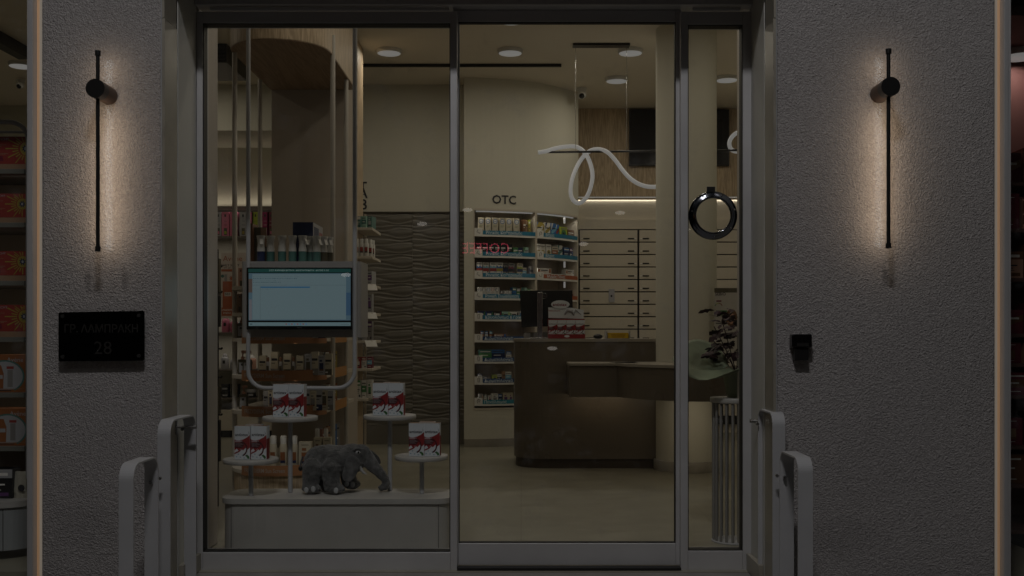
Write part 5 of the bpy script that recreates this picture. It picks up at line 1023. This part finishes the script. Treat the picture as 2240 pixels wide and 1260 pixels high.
# poster beyond the plant
t = thing('poster', 'white and green poster stand with gauge symbols behind the red plant', 'poster', (X(1590, 9.0), 9.0, 1.3)); y0 = 8.9
b = MB(); b.box(X(1563, y0), X(1625, y0), y0, y0 + .01, .95, Z(640, y0), col_mat((.48, .46, .42))); part(b, 'board', t)
b = MB(); b.quad(X(1563, y0), X(1625, y0), Z(640, y0), Z(630, y0), y0 + .005, cm_('olive')); b.text('SEBIO', X(1576, y0), Z(643.5, y0), y0 - .001, .035, INK, True); b.quad(X(1567, y0), X(1578, y0), Z(660, y0), Z(657, y0), y0 - .001, cm_('wine')); b.quad(X(1566, y0), X(1590, y0), Z(683, y0), Z(679, y0), y0 - .001, cm_('green'))
for gx_, gz_, gr_ in ((1572, 671, .03), (1570, 692, .026), (1584, 692, .026)):
    for j, c_ in enumerate(('green', 'lime', 'orange', 'red')): b.tube([(X(gx_, y0) + gr_ * math.cos(R(170 - 40 * j - a)), y0 - .0012, Z(gz_, y0) + gr_ * math.sin(R(170 - 40 * j - a))) for a in (0, 12, 24, 36)], .003, cm_(c_), 5)
b.quad(X(1566, y0), X(1590, y0), Z(708, y0), Z(706, y0), y0 - .001, INK); b.face([(X(1600, y0) + .05 * math.cos(R(a)), Z(695, y0) + .075 * math.sin(R(a))) for a in range(0, 360, 20)], y0 - .001, cm_('brown')); b.face([(X(1600, y0) + .03 * math.cos(R(a)), Z(697, y0) + .045 * math.sin(R(a))) for a in range(0, 360, 20)], y0 - .0015, cm_('peach')); part(b, 'print', t)
# ---------------- far left shop window: gift boxes on glass shelves in a pipe frame
t = thing('display_rack', 'pipe-framed rack of pale shelves in the far left window', 'rack', (-2.9, 5.75, 0)); yr = 5.6
xr = X(62, yr)
p = [(-4.4, yr, Z(267, yr)), (xr - .10, yr, Z(267, yr))] + [(xr - .10 + .10 * math.sin(R(a)), yr, Z(267, yr) - .10 + .10 * math.cos(R(a))) for a in range(10, 90, 10)] + [(xr, yr, Z(267, yr) - .1), (xr, yr, .42)]
part(MB().tube(p, .0125, RAIL, 12), 'pipe', t); part(MB().tube([(-4.4, yr, Z(289, yr)), (xr, yr, Z(289, yr))], .007, RAIL, 8), 'crossbar', t)
RZ = [Z(y_, yr) for y_ in (369, 486, 613, 736, 857, 974)]
part(MB().box(-4.4, xr - .02, yr + .42, yr + .43, .3, Z(289, yr), mat('tan_panel', (.20, .15, .10), .6)), 'back_panel', t)
for z in RZ: part(MB().box(-4.4, xr - .015, yr - .02, yr + .40, z - .030, z - .004, mat('glass_shelf', (.17, .17, .15), .35)), 'shelf', t, .002)
for i, (pr, pt, pb, kd) in enumerate(((69, 296, 356, 'sun'), (62, 414, 466, 'sun'), (63, 539, 592, 'sun'), (66, 658, 716, 'sun'), (57, 773, 855, 'arc'), (63, 889, 970, 'arc'))):
    y1 = yr + .01; h = (pb - pt) * y1 / F; w_ = .30 if kd == 'sun' else .25; z0 = RZ[i] - .003; rise = (.030 if kd == 'sun' else 0)
    if kd == 'sun': tag(MB().box(X(pr, y1) - .31, X(pr, y1), y1 - .002, y1 + .1, z0, z0 + rise - .001, cm_('kraft')).build('riser', None), 'cardboard riser under the %s red sun gift box from the top' % ORD[i], 'box', 'risers in the left window')
    put(pbox(w_, h, .10, kd, 'red' if kd == 'sun' else 'orange', 'yellow', name='gift_box'), X(pr, y1) - w_ / 2 - .004, y1, z0 + rise, R(1.5), '%s gift box, %s from the top in the far left window' % ('dark red sun' if kd == 'sun' else 'orange skin care', ORD[i]), 'box', 'gift boxes in the far left window')
    if i in (2, 3, 4, 5):
        for q, xx in enumerate((20, 40, 58)): put(pbox(.07, .075, .06, 'patch', ('black', 'yellow', 'cream', 'peach')[i - 2], 'silver', 'brown', name='carton'), X(xx, yr + .3), yr + .24, RZ[i] - .003, 0, '%s small carton behind the %s gift box from the top' % (ORD[q], ORD[i]), 'box', 'small cartons behind the gift boxes')
t = thing('display_plinth', 'grey rounded cabinet at the foot of the far left window', 'plinth', (-3.0, 5.8, 0)); xc = X(78, 5.6)
part(MB().prism(rrect(-4.5, xc, 5.48, 6.1, .2, 12), Z(1113, 5.48), Z(1100, 5.48), GREYW), 'top', t, .003); part(MB().prism(rrect(-4.5, xc - .012, 5.492, 6.09, .19, 12), .05, Z(1114, 5.48), mat('cabinet_blue_grey', (.30, .32, .33), .5)), 'body', t); part(MB().box(X(4, 5.48), X(4.8, 5.48), 5.488, 5.4915, .05, Z(1115, 5.48), ALU_IN), 'joint', t)
zp = Z(1100, 5.48) + .001
put(pbox(.20, .155, .1, 'top', 'black', 'silver', 'violet', name='gift_box'), X(-14, 5.62), 5.62, zp, 0, 'black gift pack with silver top on the far left cabinet', 'box', 'packs on the far left cabinet')
b = MB(); vs = []
for j in range(9):
    for i in range(13): u, v_ = i / 12, j / 8; vs.append((-.055 + .11 * u + .004 * math.sin(j * 2), -.03 * math.sin(math.pi * u) * (1 - .6 * v_) + .003 * math.sin(i * 2 + j), .14 * v_))
b.add(vs, [(j * 13 + i, j * 13 + i + 1, (j + 1) * 13 + i + 1, (j + 1) * 13 + i) for j in range(8) for i in range(12)], mat('white_bag', (.42, .40, .33), .5), True); b.box(-.055, .055, .0, .004, 0, .14, MATS['white_bag']); b.disc(.022, .055, .018, -.035, INK)
put(b.build('pouch'), X(52, 5.7), 5.66, zp, 0, 'crumpled cream pouch with a round black sticker on the far left cabinet', 'bag', 'packs on the far left cabinet')
# ---------------- far right window: dark shelves with reddish wrapped boxes
t = thing('display_rack', 'dark shelving with reddish wrapped packs in the far right window', 'rack', (2.9, 5.9, 0)); yr = 5.8
DK = mat('dark_red_panel', (.19, .10, .09), .6); part(MB().box(2.2, 4.6, 6.3, 6.33, 0, 3.83, DK), 'back_panel', t); SR = [Z(y_, yr) for y_ in (398, 500, 608, 730, 795, 865, 975, 1060, 1160)]
for z in SR: part(MB().box(2.26, 4.6, yr, 6.29, z - .02, z, mat('red_shelf', (.13, .07, .06), .5)), 'shelf', t)
rr_ = random.Random(3)
for k, z in enumerate(SR[:8]):
    x = 2.62
    for i in range(4):
        w_ = rr_.uniform(.13, .22); h = min(rr_.uniform(.12, .20), (SR[k - 1] - z - .05) if k else .2); ba = rr_.choice(['wine', 'brown', 'wine', 'peach']); put(pbox(w_, max(h, .05), .2, rr_.choice(['mid', 'top', 'patch', 'diag']), ba, rr_.choice(['wine', 'brown', 'kraft']), 'brown', name='wrapped_box'), x + w_ / 2, yr + .03, z + .0005, R(rr_.uniform(-4, 4)), '%s reddish wrapped box from left, %s shelf, far right window' % (ORD[i], ROWN[k]), 'box', 'wrapped boxes in the far right window'); x += w_ + .015
tag(MB().box(2.2005, 2.25, 5.955, 6.299, 0, 3.82, DK).build('wall'), 'dark side wall of the far right window display', 'wall')
t = thing('ceiling_light', 'round ceiling light in the dark far right window', 'ceiling light', (X(2232, 6.15), 6.15, Z(112, 6.15))); q = tuple(t.location)
part(MB().lathe([(.108, -.034), (.118, -.02), (.118, 0)], q, WHITE, 32), 'frame', t); part(MB().lathe([(.001, -.0385), (.103, -.0385), (.107, -.035)], q, LED, 32), 'diffuser', t)
area('lamp_light', t, (0, 0, -.05), (0, 0, 0), .2, .2, 6, (1, .76, .7), shape='DISK')
tag(MB().box(2.23, 4.7, 5.46, 6.34, Z(112, 6.15) + .002, Z(112, 6.15) + .05, DK).build('soffit', None), 'dark lowered ceiling of the far right window', 'ceiling panel')

for z in RZ[1:]: area('shelf_area_light', bpy.data.objects['display_rack'], (0.15, -.1, z + .25), (R(40), 0, 0), .8, .02, .5, (1, .92, .8))  # fill lights added to brighten the far left rack, no fixtures
